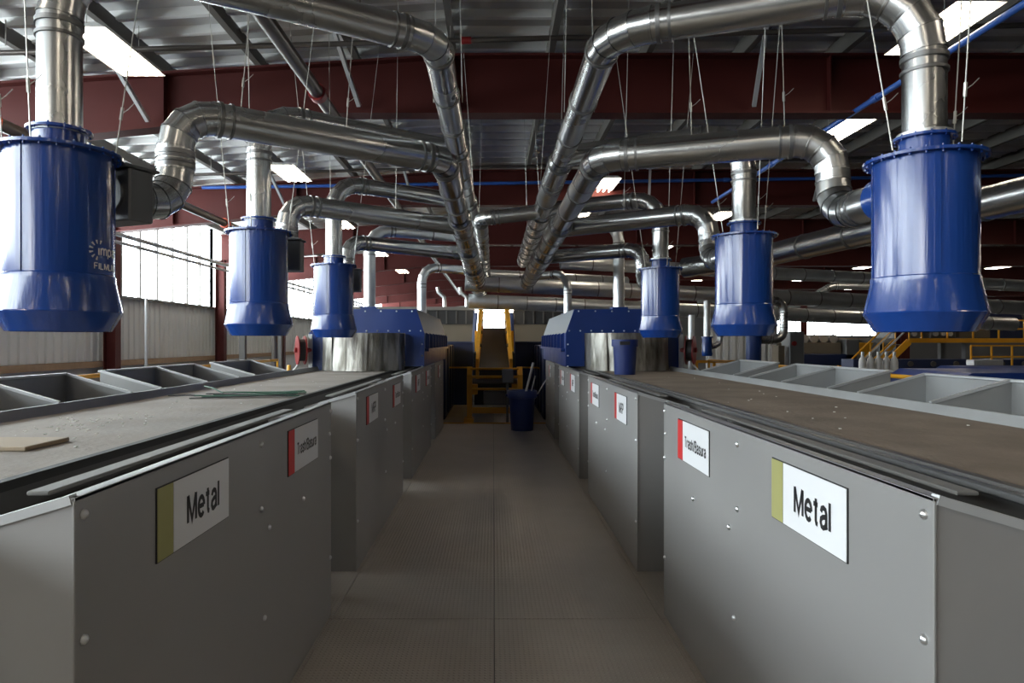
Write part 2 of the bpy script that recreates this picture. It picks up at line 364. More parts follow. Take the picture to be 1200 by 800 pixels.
# ------------------------------------------------------------------ sorting chutes along the walkway
bolt_m = MB().lathe([(0.0125, 0), (0.0125, 0.004), (0.008, 0.009), (0.001, 0.011)], 8).mesh('bolt', 40); bolt_m.materials.append(M['bolt'])
PT = CZ - 0.355                              # panel top
def chute(s, X0, y0, y1, label, signs):
    t = thing('sorting_chute', label, 'chute', (s*(X0+0.2), (y0+y1)/2, 0), 'sorting chutes lining the walkway')
    p = MB().cham(s*X0, s*(X0+0.008), y0, y1, 0.002, PT, 0.002).box(s*X0, s*(X0+0.035), y0, y1, PT-0.008, PT)
    p.build('aisle_panel', M['panel'], t)
    for yy in (y0+0.012, y1-0.012):
        e = MB().prism([(s*(X0+0.009), 0.002), (s*(X0+0.009), PT-0.012), (s*(X0+0.36), PT-0.115), (s*(X0+0.36), 0.002)], 'y', yy-0.004, yy+0.004)
        e.build('end_wall', M['panel'], t)
        MB().bar((s*(X0+0.01), yy, PT-0.005), (s*(X0+0.36), yy, PT-0.108), 0.028, 0.022).build('end_rim', M['rim'], t)
    MB().prism([(s*(X0+0.36), 1.12), (s*(X0+0.12), 0.2), (s*(X0+0.126), 0.2), (s*(X0+0.366), 1.12)], 'y', y0+0.02, y1-0.02).build('back_wall', M['steel_dark'], t)
    MB().cham(s*(X0+0.215), s*(X0+0.275), y0+0.24, y1-0.02, PT-0.05, PT-0.038, 0.003).build('lip', M['lip'], t)
    bl = [(0.032, -0.045), (0.032, -0.335), (0.032, -0.9), (1.24, -0.065), (1.24, -0.33), (1.34, -0.43), (1.86, -0.43), (1.28, -0.79), (2.42, -0.05), (2.40, -0.18), (2.42, -0.32), (2.42, -0.9)]
    for k, (dy, dz) in enumerate(bl):
        if dy < y1 - y0:
            put('bolt', bolt_m, None, t, loc=(s*X0, y0+dy, PT+dz), rot=(0, -s*PI/2, 0))
    for (sy, wd, col, body, size, sx) in signs:
        z1 = PT-0.058; z0 = z1-0.213
        a, b_ = (y0+sy, y0+sy+wd)
        sg = MB().box(s*X0, s*(X0-0.004), a, b_, z0, z1).build('sign', M['ink'], t)
        sg['label'] = 'white sign lettered %s beside a %s stripe' % (body, 'olive' if col == 'olive' else 'red')
        # the stripe sits at the reader's left end of the sign
        st = (a+0.003, a+0.095) if s < 0 else (b_-0.095, b_-0.003)
        wh = (a+0.099, b_-0.003) if s < 0 else (a+0.003, b_-0.099)
        MB().box(s*(X0-0.004), s*(X0-0.006), *st, z0+0.003, z1-0.003).build('stripe', M[col], sg)
        MB().box(s*(X0-0.004), s*(X0-0.006), *wh, z0+0.003, z1-0.003).build('sign_face', M['white'], sg)
        if body:
            l = put('lettering', lettering(body, size, sx), None, sg, loc=(s*(X0-0.0066), (wh[0]+wh[1])/2, (z0+z1)/2), rot=(PI/2, 0, PI/2 if s < 0 else -PI/2))
    return t
ROWS = [(1.55, 4.0), (4.74, 7.2), (7.95, 10.4), (11.15, 13.0)]
tb = ('Trash/Basura', 0.052, 0.355)
for s, X0, side in ((-1, 0.95, 'window-wall'), (1, 1.0, 'open-hall')):
    chute(s, X0, *ROWS[0], 'grey steel chute with olive Metal sign on %s side of walkway' % side, [(0.37, 0.52, 'olive', 'Metal', 0.084, 0.25), (1.6, 0.53, 'red', *tb)])
    chute(s, X0, *ROWS[1], 'grey steel chute next after the Metal chute, %s side of walkway' % side, [(0.36, 0.5, 'red', 'MRP', 0.075, 0.19), (1.7, 0.52, 'red', *tb)])
    chute(s, X0, *ROWS[2], 'grey steel chute beside the blue hood entrance, %s side of walkway' % side, [(0.38, 0.5, 'red', 'MRP', 0.075, 0.19), (1.65, 0.5, 'red', *tb)])
    chute(s, X0, *ROWS[3], 'short grey chute at walkway end nearest yellow conveyor, %s side' % side, [(0.6, 0.45, 'red', 'MRP', 0.07, 0.17)])

# ------------------------------------------------------------------ sorting belts and side hoppers
BZ = 1.2
def sorting_belt(s, xa, xb, matb, label):
    t = thing('sorting_belt', label, 'conveyor', (s*(xa+xb)/2, 6, 0), 'long sorting belts')
    MB().box(s*(xa+0.01), s*(xb-0.005), -1.5, 13.8, BZ-0.012, BZ).build('belt', matb, t)
    MB().box(s*xa, s*(xa+0.05), -1.5, 13.8, BZ-0.10, BZ-0.014).build('side_channel', M['steel_dark'], t)
    MB().box(s*(xa-0.012), s*(xa+0.02), -1.5, 13.8, BZ-0.016, BZ+0.012).build('edge_strip', M['rubber'] if s < 0 else M['steel_dark'], t)
    if s > 0:
        MB().cham(s*(xa-0.045), s*(xa-0.015), -1.5, 13.8, BZ-0.02, BZ+0.004, 0.004).build('guide_rail', M['ring'], t)
    MB().prism([(s*(xb-0.012), BZ-0.006), (s*(xb+0.012), BZ+0.052), (s*(xb+0.03), BZ+0.052), (s*(xb+0.008), BZ-0.006)], 'y', -1.5, 9.5).build('skirt_board', M['bin'], t)
    MB().box(s*(xb+0.002), s*(xb+0.03), -1.5, 13.8, BZ-0.2, BZ-0.01).build('side_channel', M['steel_dark'], t)
    MB().box(s*(xa+0.06), s*(xb-0.05), -1.5, 13.8, BZ-0.12, BZ-0.1).build('slider_bed', M['steel_dark'], t)
    for yy in (0, 4.4, 7.6, 10.8, 13.5):
        for xx in (xa+0.03, xb+0.0):
            MB().box(s*(xx-0.025), s*(xx+0.025), yy-0.03, yy+0.03, 0, BZ-0.12).build('leg', M['steel_dark'], t)
sorting_belt(-1, 1.365, 2.43, M['belt'], 'pale dusty sorting belt beside the window wall, with cardboard on it')
sorting_belt(1, 1.40, 2.45, M['belt_dark'], 'brown dusty sorting belt with a blue bucket standing on it')

def hopper(s, xi, xo, y0, y1, divs, label):
    t = thing('side_hopper', label, 'hopper', (s*(xi+xo)/2, (y0+y1)/2, 0), 'open hoppers outside the belts')
    zi, zo = CZ-0.352, CZ-0.225
    MB().box(s*xi, s*(xi+0.006), y0, y1, 0.3, zi).build('inner_wall', M['bin'], t)
    MB().box(s*(xo-0.006), s*xo, y0, y1, 0.3, zo).build('outer_wall', M['bin'], t)
    MB().box(s*xi, s*xo, y0, y1, 0.29, 0.30).build('bottom', M['bin'], t)
    MB().cham(s*(xo-0.02), s*(xo+0.012), y0-0.01, y1+0.01, zo-0.006, zo+0.012, 0.004).build('outer_rim', M['rim'], t)
    for i, yy in enumerate((y0, *divs, y1)):
        nm = 'divider' if 0 < i <= len(divs) else 'end_wall'
        MB().prism([(s*(xi+0.006), 0.3), (s*(xi+0.006), zi), (s*(xo-0.006), zo), (s*(xo-0.006), 0.3)], 'y', yy-0.003, yy+0.003).build(nm, M['bin'], t)
        MB().bar((s*xi, yy, zi+0.004), (s*(xo-0.01), yy, zo+0.004), 0.022, 0.016).build('wall_rim', M['rim'], t)
    for yy in (y0+0.03, y1-0.03):
        MB().box(s*(xo-0.05), s*(xo-0.006), yy-0.02, yy+0.02, 0, 0.29).box(s*xi, s*(xi+0.05), yy-0.02, yy+0.02, 0, 0.29).build('leg', M['steel_dark'], t)
for s, side in ((-1, 'window-wall'), (1, 'open-hall')):
    xo = 2.92 if s < 0 else 2.95; xi = 2.465 if s < 0 else 2.485
    hopper(s, xi, xo, 1.1, 2.65, (1.87,), 'grey open hopper before the first canister, outside the %s belt' % side)
    hopper(s, xi, xo, 3.1, 4.65, (3.88,), 'two-bay grey hopper level with the Metal chute, outside the %s belt' % side)
    hopper(s, xi, xo, 5.07, 6.63, (5.88,), 'two-bay grey hopper level with the MRP chute, outside the %s belt' % side)
    hopper(s, xi, xo, 7.06, 8.14, (), 'single-bay grey hopper closest to the blue hood, outside the %s belt' % side)
    # outer guard rail
    g = thing('guard_rail', 'yellow guard rail behind the hoppers on the %s side' % side, 'railing', (s*3.95, 5, 0))
    for z in (CZ-0.34, CZ-0.85): MB().tube((s*3.95, -1, z), (s*3.95, 12.5, z), 0.022, 10).build('rail', M['yellow'], g, 50)
    for yy in (-1, 1.7, 4.4, 7.1, 9.8, 12.5): MB().tube((s*3.95, yy, 0), (s*3.95, yy, CZ-0.34), 0.02, 8).build('post', M['yellow'], g, 50)

# things lying on the belts
cb = MB().cham(-2.2, -1.70, 2.48, 2.74, BZ+0.001, BZ+0.017, 0.003)
tag(cb.build('cardboard_sheet', M['card']), 'flat brown cardboard sheet lying on the pale belt', 'cardboard')
gs = thing('strapping_bundle', 'dark green strapping bundle lying on the pale belt', 'strapping', (-1.9, 5.0, BZ))
random.seed(3)
for k in range(9):
    a = V((-2.02 + random.uniform(-0.14, 0.05), 4.75 + 0.045*k + random.uniform(-.02, .02), BZ+0.006+0.006*(k % 4)))
    b_ = V((-1.42 + random.uniform(-0.08, 0.02), 4.85 + 0.05*k + random.uniform(-.03, .03), BZ+0.008+0.006*((k+2) % 4)))
    MB().bar(a, b_, 0.022, 0.007).build('strap', M['green'] if k % 3 else M['black'], gs)
MB().path([(-2.06, 4.93, BZ+0.008), (-2.2, 4.95, BZ+0.012), (-2.36, 4.96, BZ+0.008)], 0.006, 6).build('strap', M['black'], gs)
MB().path([(-2.0, 5.05, BZ+0.02), (-2.1, 5.12, BZ+0.05), (-2.2, 5.2, BZ+0.06)], 0.005, 6).build('strap', M['green'], gs)
cr = MB()
for k in range(130):
    if k < 70: x, y = random.gauss(-1.98, 0.12), random.gauss(3.3, 0.25)
    elif k < 110: x, y = random.uniform(-2.38, -1.5), random.uniform(2, 8)
    else: x, y = random.uniform(1.5, 2.35), random.uniform(2.5, 8)
    if abs(x) > 2.4 or abs(x) < 1.42: continue
    r = random.uniform(0.0015, 0.005); cr.box(x-r, x+r*random.uniform(.5, 1.5), y-r, y+r*1.2, BZ+0.0005, BZ+r*0.9)
o = tag(cr.build('debris_crumbs', M['crumb']), 'scattered pale crumbs and scraps lying on both belts', 'debris'); stuff(o)

# ------------------------------------------------------------------ ducts
def bend_path(pts, R, ngore):
    """corner points -> list of (point, is_gore) with mitred elbows"""
    pts = [V(p) for p in pts]; out = [(pts[0], False)]
    for i in range(1, len(pts)-1):
        a, c, b_ = pts[i-1], pts[i], pts[i+1]
        d0 = (c-a).normalized(); d1 = (b_-c).normalized(); ang = d0.angle(d1)
        if ang < 0.05: continue
        L = R*math.tan(ang/2); L = min(L, (c-a).length*0.49 if i > 1 else (c-a).length*0.95, (b_-c).length*0.49 if i < len(pts)-2 else (b_-c).length*0.95)
        Re = L/math.tan(ang/2); p0 = c - d0*L; nrm = (d1 - d0*d1.dot(d0)).normalized(); ctr = p0 + nrm*Re
        n = max(1, round(ngore*ang/(PI/2)))
        out.append((p0, True))
        for k in range(1, n+1):
            t = ang*k/n; out.append((ctr - nrm*Re*math.cos(t) + d0*Re*math.sin(t), k < n))
    out.append((pts[-1], False)); return out
def seg_mesh(p0, p1, n0, n1, r0, r1, lip, n=28):
    d = (p1-p0).normalized(); u, v = basis(d); L = (p1-p0).length; rows = []
    e = min(0.012, L*0.2)
    for (base, nr, off, rr) in ((p0, n0, 0, r0+lip), (p0, n0, e, r0+lip), (p0, n0, e+0.002, r0), (p1, n1, -0.001, r1)):
        row = []
        for i in range(n):
            t = 2*PI*i/n; c = (u*math.cos(t) + v*math.sin(t))*rr
            row.append(base + c - d*(c.dot(nr)/d.dot(nr)) + d*off)
        rows.append(row)
    b = MB(); b.add([p for r in rows for p in r], [(k*n+i, k*n+(i+1) % n, (k+1)*n+(i+1) % n, (k+1)*n+i) for k in range(3) for i in range(n)])
    return b
def ring_at(p, d, r, parent, w_=0.022):
    b = MB(); d = V(d).normalized(); u, v = basis(d); n = 28; rows = []
    for off, rr in ((-w_/2, r*1.0), (-w_/2, r+0.008), (w_/2, r+0.008), (w_/2, r*1.0)):
        rows += [V(p) + d*off + (u*math.cos(2*PI*i/n) + v*math.sin(2*PI*i/n))*rr for i in range(n)]
    b.add(rows, [(k*n+i, k*n+(i+1) % n, (k+1)*n+(i+1) % n, (k+1)*n+i) for k in range(3) for i in range(n)])
    return b.build('joint_ring', M['ring'], parent, 40)
def duct(parent, pts, r, R=0.2, ngore=4, sec=1.2, material=None, rings=True, pale=0):
    pl = bend_path(pts, R, ngore); P = [p for p, g in pl]; D = [(P[i+1]-P[i]).normalized() for i in range(len(P)-1)]
    m = material or M['galv']
    for i in range(len(P)-1):
        n0 = (D[i-1]+D[i]).normalized() if i > 0 else D[i]
        n1 = (D[i]+D[i+1]).normalized() if i < len(D)-1 else D[i]
        gore = pl[i][1]
        if gore:
            seg_mesh(P[i], P[i+1], n0, n1, r, r, 0.004).build('elbow_segment', m, parent, 35)
        else:
            L = (P[i+1]-P[i]).length
            if L < 0.02: continue
            k = max(1, round(L/sec))
            mm = M['galv_pale_lit'] if pale and i < pale else m
            for j in range(k):
                a = P[i] + (P[i+1]-P[i])*j/k; b_ = P[i] + (P[i+1]-P[i])*(j+1)/k
                seg_mesh(a, b_, n0 if j == 0 else D[i], n1 if j == k-1 else D[i], r, r, 0.003).build('pipe_section', mm, parent, 35)
                if rings and j > 0: ring_at(a, D[i], r, parent)
            if rings:
                if L > 0.12:
                    if i > 0: ring_at(P[i] + D[i]*0.03, D[i], r, parent); ring_at(P[i] + D[i]*min(0.09, L*.4), D[i], r, parent, 0.014)
                    if i < len(P)-2: ring_at(P[i+1] - D[i]*0.03, D[i], r, parent); ring_at(P[i+1] - D[i]*min(0.09, L*.4), D[i], r, parent, 0.014)
    return P

def trunk(name, label, X, h, steps, yend, lead=None, R=0.16):
    """long duct running down the hall, growing in diameter; lead = point its first elbow turns from"""
    t = thing(name, label, 'duct', (X, steps[0][0], CZ+h), 'main trunk ducts over the walkway')
    for i, (y0, r) in enumerate(steps):
        y1 = steps[i+1][0] if i+1 < len(steps) else yend
        k = max(1, round((y1-y0)/0.72))
        for j in range(k):
            a, b_ = y0+(y1-y0)*j/k, y0+(y1-y0)*(j+1)/k
            seg_mesh(V((X, a, CZ+h)), V((X, b_, CZ+h)), V((0,1,0)), V((0,1,0)), r, r, 0.004).build('pipe_section', M['galv'], t, 35)
            ring_at((X, a, CZ+h), (0,1,0), r, t, 0.03)
        if i+1 < len(steps):
            r2 = steps[i+1][1]
            seg_mesh(V((X, y1-0.16, CZ+h)), V((X, y1, CZ+h)), V((0,1,0)), V((0,1,0)), r+0.003, r2, 0.003).build('reducer', M['galv'], t, 35)
    r = steps[-1][1]
    MB().tube((X, yend-0.02, CZ+h), (X, yend, CZ+h), r*0.99, 28).build('end_cap', M['galv'], t, 35)
    return t
PR = 0.093                                   # branch duct radius
LX, LA, LB = -0.345, 1.82, 1.26              # window-wall-side trunks: x, upper and lower heights above eye
RX, RA, RBX, RB = 0.63, 1.68, 0.69, 1.19
lcans = [(-2.0, 3.15), (-1.86, 5.42), (-1.82, 7.8)]
rcans = [(2.02, 3.2), (2.02, 5.5), (1.96, 8.0)]
trunk('trunk_duct', 'upper galvanised trunk duct over walkway, window-wall side', LX, LA, [(4.32, PR), (6.5, 0.11), (8.9, 0.135), (11.5, 0.16)], 17.0)
trunk('trunk_duct', 'lower galvanised trunk duct hung beneath another, window-wall side', LX, LB, [(4.96, PR), (7.0, 0.115), (9.3, 0.14), (11.5, 0.17)], 18.5)
trunk('trunk_duct', 'upper galvanised trunk duct over walkway, open-hall side', RX, RA, [(3.95, PR), (6.4, 0.115), (8.9, 0.135)], 14.3)
trunk('trunk_duct', 'lower galvanised trunk duct over walkway, open-hall side', RBX, RB, [(4.65, PR), (7.0, 0.115), (9.3, 0.14)], 13.9)
t = trunk('trunk_duct', 'slim galvanised trunk duct fed by the cross duct between the two trunks', -0.16, 1.55, [(8.9, 0.09)], 16.5)

ordn = ['first', 'second', 'third']
def can_ducts(s, i, cx, cy, TX, h, TXB, hB, ry, ryB, off, stub, side, rtop):
    where = '%s canister on the %s side' % (['front', 'middle', 'rear'][i], side)
    # top duct: riser, elbow, run to the upper trunk
    t = thing('branch_duct', 'galvanised duct rising from top of the %s' % where, 'duct', (cx, cy, CZ+0.95), 'branch ducts of the canisters')
    run = V((TX, cy+ry, CZ+h))
    if i == 0:
        pts = [(cx, cy, CZ+0.96), (cx, cy, CZ+h), run, run+V((0, 0.25, 0))]
    else:
        pts = [(cx, cy, CZ+0.96), (cx, cy, CZ+h), run]
    duct(t, pts, rtop, 0.33 if i == 0 else 0.3, 5, 1.25, pale=0)
    MB().lathe([(rtop, 0.955), (rtop+0.022, 0.955), (rtop+0.022, 0.972), (rtop, 0.972)], 28, (cx, cy, CZ)).build('foot_flange', M['galv_pale_lit'], t, 40)
    # side duct: gate box on the canister's back, elbow up, run to the lower trunk
    t = thing('side_duct', 'galvanised duct rising behind the %s from its gate box' % where, 'duct', (cx+off[0], cy+off[1], CZ+0.7), 'side ducts of the canisters')
    c0 = V((cx, cy, CZ+0.73)); e = V((cx+off[0], cy+off[1], CZ+0.73)); d = (e-c0).normalized()
    run = V((TXB, cy+off[1]+ryB, CZ+hB))
    st = c0 + d*0.24
    pts = [st, e, V((e.x, e.y, CZ+hB)), run] + ([run+V((0, 0.25, 0))] if i == 0 else [])
    duct(t, pts, PR, 0.2, 4, 1.25)
    # gate box
    yaw = math.atan2(d.y, d.x)
    bw = stub
    if s > 0:
        MB().tube(c0 + d*0.2, c0 + d*0.33, PR+0.02, 28).build('blue_collar', M['blue'], t, 40)
        return
    g = MB().cham(-0.07, 0.07, -bw[0], bw[1], -0.135, 0.125, 0.008)
    g.cham(-0.10, 0.10, -bw[0]-0.01, bw[1]+0.01, 0.125, 0.14, 0.004)
    go = g.build('gate_box', M['gate'], t); go.location = c0 + d*(0.33 if i == 0 else 0.40); go.rotation_euler = (0, 0, yaw)
for i, (cx, cy) in enumerate(lcans):
    can_ducts(-1, i, cx, cy, LX, LA, LX, LB, 0.97 if i == 0 else 1.1, 1.0 if i == 0 else 1.3, (0.255, 0.6) if i == 0 else (-0.02, 0.8), (0.13, 0.16) if i == 0 else (0.24, 0.12), 'window-wall', PR)
for i, (cx, cy) in enumerate(rcans):
    can_ducts(1, i, cx, cy, RX, RA, RBX, RB, 0.5 if i == 0 else 0.7, 0.42 if i == 0 else 0.9, (-0.03, 0.8), (0.1, 0.1), 'open-hall', PR)
# cross duct between trunks
t = thing('cross_duct', 'galvanised cross duct joining the trunks high over the walkway', 'duct', (0.3, 8.8, CZ+1.55))
duct(t, [(RX-0.05, 8.55, CZ+1.62), (-0.16, 8.62, CZ+1.55), (-0.16, 8.92, CZ+1.55)], 0.09, 0.16, 4, 0.45)
# outer duct on the open-hall side
t = thing('outer_duct', 'wide galvanised duct passing behind the front open-hall canister', 'duct', (4, 5, CZ+1.1))
duct(t, [(4.35, 3.2, CZ+1.13), (3.95, 5.6, CZ+1.12), (3.35, 8.6, CZ+1.06), (2.6, 9.3, CZ+1.0)], 0.135, 0.5, 4, 0.8)
# exhaust stacks on the hoods
for (x, y, h, tx, th, r, lab) in ((-1.9, 10.5, 1.72, LX, LA, 0.09, 'front exhaust stack on the blue hood by the window wall'),
                               (-1.36, 13.0, 1.42, LX, LB, 0.085, 'rear exhaust stack on the blue hood by the window wall'),
                               (1.95, 10.6, 1.85, RX, RA, 0.085, 'front exhaust stack on the open-hall blue hood'),
                               (1.42, 13.0, 1.3, RBX, RB, 0.075, 'rear exhaust stack on the open-hall blue hood')):
    t = thing('exhaust_stack', 'window-bright galvanised ' + lab, 'duct', (x, y, 2.06), 'exhaust stacks on the blue hoods')
    duct(t, [(x, y, 2.10), (x, y, CZ+h), (tx, y+0.8, CZ+h)], r, 0.3, 4, 0.8, M['galv_pale_lit'])  # window brightness on the stacks is put into this paler metal
    MB().box(x-0.12, x+0.12, y-0.12, y+0.12, 2.055, 2.13).build('stack_base', M['blue_hood'], t)
# big header ducts crossing the hall
for k, (x0, x1, y, z0, z1, r, lab) in enumerate((
        (1.5, 13.5, 15.2, 1.75, 1.30, 0.14, 'highest long header duct crossing the hall beyond the trunk ends'),
        (-0.6, 13.0, 14.6, 1.24, 0.75, 0.16, 'middle long header duct crossing the hall beyond the trunk ends'),
        (-0.6, 13.5, 16.5, 0.98, 0.45, 0.17, 'lowest long header duct crossing the hall above the yellow conveyor'),
        (-0.1, 3.4, 16.2, 1.58, 1.52, 0.13, 'short brightened header duct between the trunk ends'))):
    t = thing('header_duct', 'wide galvanised ' + lab, 'duct', (x0, y, CZ+z0), 'header ducts crossing the hall')
    duct(t, [(x0, y, CZ+z0), (x1, y+1.2, CZ+z1)], r, 0.3, 4, 0.72, M['galv_pale_lit'])  # paler metal stands in for light falling on the headers
t = thing('header_duct', 'slim galvanised duct with an offset bend among the far headers', 'duct', (6, 20, CZ+1.3))
duct(t, [(6.0, 20, CZ+1.22), (9.2, 20, CZ+1.22), (9.9, 20, CZ+1.62), (14, 20, CZ+1.58)], 0.1, 0.3, 3, 0.9, M['galv_pale_lit'])
for x in (7.5, 12.5): MB().tube((x, 20, CZ+1.3), (x, 20, CZ+4.06), 0.012, 6).build('hanger_rod', M['wire'], t)

# ------------------------------------------------------------------ blue filter canisters
RC = 0.205
def can_meshes():
    n = 48; out = {}
    b = MB().lathe([(RC, 0.27), (RC, 0.845), (RC*0.45, 0.85)], n); out['body'] = b.mesh('body', 30)
    b = MB().lathe([(RC+0.001, 0.30), (RC+0.006, 0.295), (RC+0.006, 0.272), (RC+0.033, 0.135)], n); out['flared_skirt'] = b.mesh('flared_skirt', 30)
    b = MB().lathe([(RC+0.033, 0.135), (RC+0.036, 0.130), (RC-0.01, 0.045), (RC-0.02, 0.045), (RC-0.015, 0.27)], n); out['tapered_mouth'] = b.mesh('tapered_mouth', 25)
    b = MB().lathe([(RC, 0.838), (RC+0.036, 0.838), (RC+0.036, 0.852), (0.05, 0.852)], n); out['top_flange'] = b.mesh('top_flange', 30)
    b = MB().lathe([(0.1, 0.85), (0.1, 0.94), (0.125, 0.942), (0.125, 0.954), (0.06, 0.954)], 36); out['collar'] = b.mesh('collar', 30)
    b = MB().box(RC-0.002, RC+0.004, -0.012, 0.012, 0.30, 0.838); out['seam'] = b.mesh('seam')
    b = MB()
    for i in range(24):
        t = 2*PI*i/24
        b.tube((math.cos(t)*(RC+0.022), math.sin(t)*(RC+0.022), 0.828), (math.cos(t)*(RC+0.022), math.sin(t)*(RC+0.022), 0.862), 0.005, 6)
    for i in range(12):
        t = 2*PI*i/12+0.2
        b.tube((math.cos(t)*0.115, math.sin(t)*0.115, 0.935), (math.cos(t)*0.115, math.sin(t)*0.115, 0.962), 0.004, 6)
    out['flange_bolts'] = b.mesh('flange_bolts')
    for m in out.values(): m.materials.append(M['blue'])
    return out
cmesh = can_meshes()
def canister(cx, cy, zscale, label):
    t = thing('filter_canister', label, 'canister', (cx, cy, CZ), 'blue filter canisters hung over the belts')
    for nm, m in cmesh.items():
        o = bpy.data.objects.new(nm, m); COL.objects.link(o); o.parent = t
        if nm == 'flange_bolts': stuff(o)
        if nm == 'seam':
            o.rotation_euler = (0, 0, -1.75 if cx < 0 else -1.9)
            for k in range(2):
                q = o.copy(); COL.objects.link(q); q.rotation_euler = (0, 0, o.rotation_euler.z + 2.4*(k+1))
    t.scale = (1.08, 1.08, zscale) if cx < 0 else (1.06, 1.06, zscale)
    return t
nm3 = ['front', 'middle', 'rear']
for i, (cx, cy) in enumerate(lcans):
    c = canister(cx, cy, 1.02, 'shiny blue %s filter canister over the window-wall belt' % nm3[i] + (', lettered impact' if i == 0 else ''))
    if i == 0: logo_can = c
for i, (cx, cy) in enumerate(rcans):
    canister(cx, cy, 1.0, 'shiny blue %s filter canister over the open-hall belt' % nm3[i])
def wrap(me, a0, z0, r):                     # wrap flat lettering round the canister
    for v in me.vertices:
        a = a0 + v.co.x/r; x, y, z = r*math.cos(a), r*math.sin(a), z0 + v.co.y; v.co = (x, y, z)
    return me
def logo_part(nm, me, a0, z0):
    me.materials.append(M['white']); o = bpy.data.objects.new(nm, wrap(me, a0, z0, RC+0.0015)); COL.objects.link(o); o.parent = logo_can
def A(deg): return math.radians(deg)
logo_part('logo_lettering', text_mesh('impact', 0.042, 0.17, 0.17), A(7), 0.405)
logo_part('logo_lettering', text_mesh('FILMLINE', 0.026, 0.16), A(0), 0.335)
ray = MB()
for k in range(7):
    a = A(75 + 30*k); u = V((math.cos(a), math.sin(a), 0)); p = V((-u.y, u.x, 0))
    ray.add([u*0.028 - p*0.002, u*0.046 - p*0.005, u*0.046 + p*0.005, u*0.028 + p*0.002], [(0, 1, 2, 3)])
logo_part('logo_sunburst', ray.mesh('logo_sunburst'), A(-15.5), 0.405)

# ------------------------------------------------------------------ blue hoods over the belt ends
def hood(s, xi, xo, xti, xto, label):
    y0, y1 = 9.6, 13.9; zs, zt = 1.72, 2.055
    oi, oo = (1.236, 2.376) if s < 0 else (1.284, 2.436)
    t = thing('belt_hood', label, 'hood', (s*(xi+xo)/2, y0, 0), 'blue hoods over the belts')
    MB().prism([(s*xi, zs), (s*xti, zt), (s*xto, zt), (s*xo, zs)], 'y', y0, y0+0.02).build('front_panel', M['blue_hood'], t)
    for a, b_ in ((xi, oi), (oo, xo)):
        MB().box(s*a, s*b_, y0, y0+0.02, 1.25 if a == xi else 0.0, zs).build('front_post', M['blue_hood'], t)
    prof = [(xi, 1.25), (xi, zs), (xti, zt), (xto, zt), (xo, zs), (xo, 0.0)]
    names = ['side_panel', 'shoulder', 'roof', 'shoulder', 'side_panel']
    for k in range(5):
        (xa, za), (xb, zb) = prof[k], prof[k+1]
        d = V((xb-xa, 0, zb-za)).normalized(); nn = V((d.z, 0, -d.x))*0.012
        MB().add([(s*xa, y0+0.02, za), (s*xb, y0+0.02, zb), (s*xb, y1, zb), (s*xa, y1, za)] + [(s*(xa+nn.x), yy, za+nn.z) if q == 0 else (s*(xb+nn.x), yy, zb+nn.z) for q, yy in ((0, y0+0.02), (1, y0+0.02), (1, y1), (0, y1))],
                 [(0,1,2,3),(4,7,6,5),(0,4,5,1),(1,5,6,2),(2,6,7,3),(3,7,4,0)]).build(names[k], M['blue_hood'] if k != 1 else M['shoulder'], t)
    for k in range(8):                       # stiffening fins below the shoulder
        yy = y0 + 0.25 + k*0.55
        MB().prism([(s*xi, 1.5), (s*xi, zs+0.01), (s*(xi-0.05), zs-0.02), (s*(xi-0.05), 1.5)], 'y', yy, yy+0.03).build('fin', M['blue_hood'], t)
    MB().box(s*(xi-0.055), s*xi, y0+0.1, y1, 1.46, 1.5).build('ledge', M['blue_hood'], t)
    for k in range(11):
        x = xi + 0.05 + (xo-xi-0.1)*k/10
        put('bolt', bolt_m, None, t, loc=(s*x, y0, zs+0.03), rot=(PI/2, 0, 0))
    for k in range(5):
        x = xti + 0.06 + (xto-xti-0.12)*k/4
        put('bolt', bolt_m, None, t, loc=(s*x, y0, zt-0.03), rot=(PI/2, 0, 0))
    for z in (1.25, 1.4, 1.56): put('bolt', bolt_m, None, t, loc=(s*(xi+0.03), y0, z), rot=(PI/2, 0, 0))
    # battered sheet curtain bulging from the mouth
    cu = thing('sheet_curtain', 'battered galvanised sheet curtain bulging from the %s hood mouth' % ('window-wall' if s < 0 else 'open-hall'), 'curtain', (s*(oi+oo)/2, y0-0.3, BZ), 'sheet curtains in the hood mouths')
    n = 7; cx = (oi+oo)/2; hw = (oo-oi)/2 - 0.01
    for k in range(n):
        b = MB(); t0, t1 = PI*k/n - 0.02, PI*(k+1)/n + 0.04; rows = []
        m_ = 6
        for zz in (BZ+0.008, BZ+0.17, BZ+0.34, zs-0.005):
            for j in range(m_+1):
                tt = min(PI, max(0, t0 + (t1-t0)*j/m_)); wob = 0.012*math.sin(5*zz + 2.3*k + j*0.8) + (0.03 if k % 2 else 0)
                rows.append((s*(cx - (hw+wob*0.5)*math.cos(tt)), y0 - 0.005 - (0.60 + wob)*math.sin(tt)**0.8*(1 - 0.25*(zz-BZ)), zz))
        q = m_+1
        b.add(rows, [(r*q+j, r*q+j+1, (r+1)*q+j+1, (r+1)*q+j) for r in range(3) for j in range(m_)])
        b.build('curtain_strip', M['curtain'], cu, 60)
    return t
hood(-1, 0.97, 2.59, 1.08, 2.08, 'dark blue belt hood with sloped shoulders, window-wall side')
hood(1, 1.02, 2.66, 1.14, 2.2, 'dark blue belt hood with sloped shoulders, open-hall side')
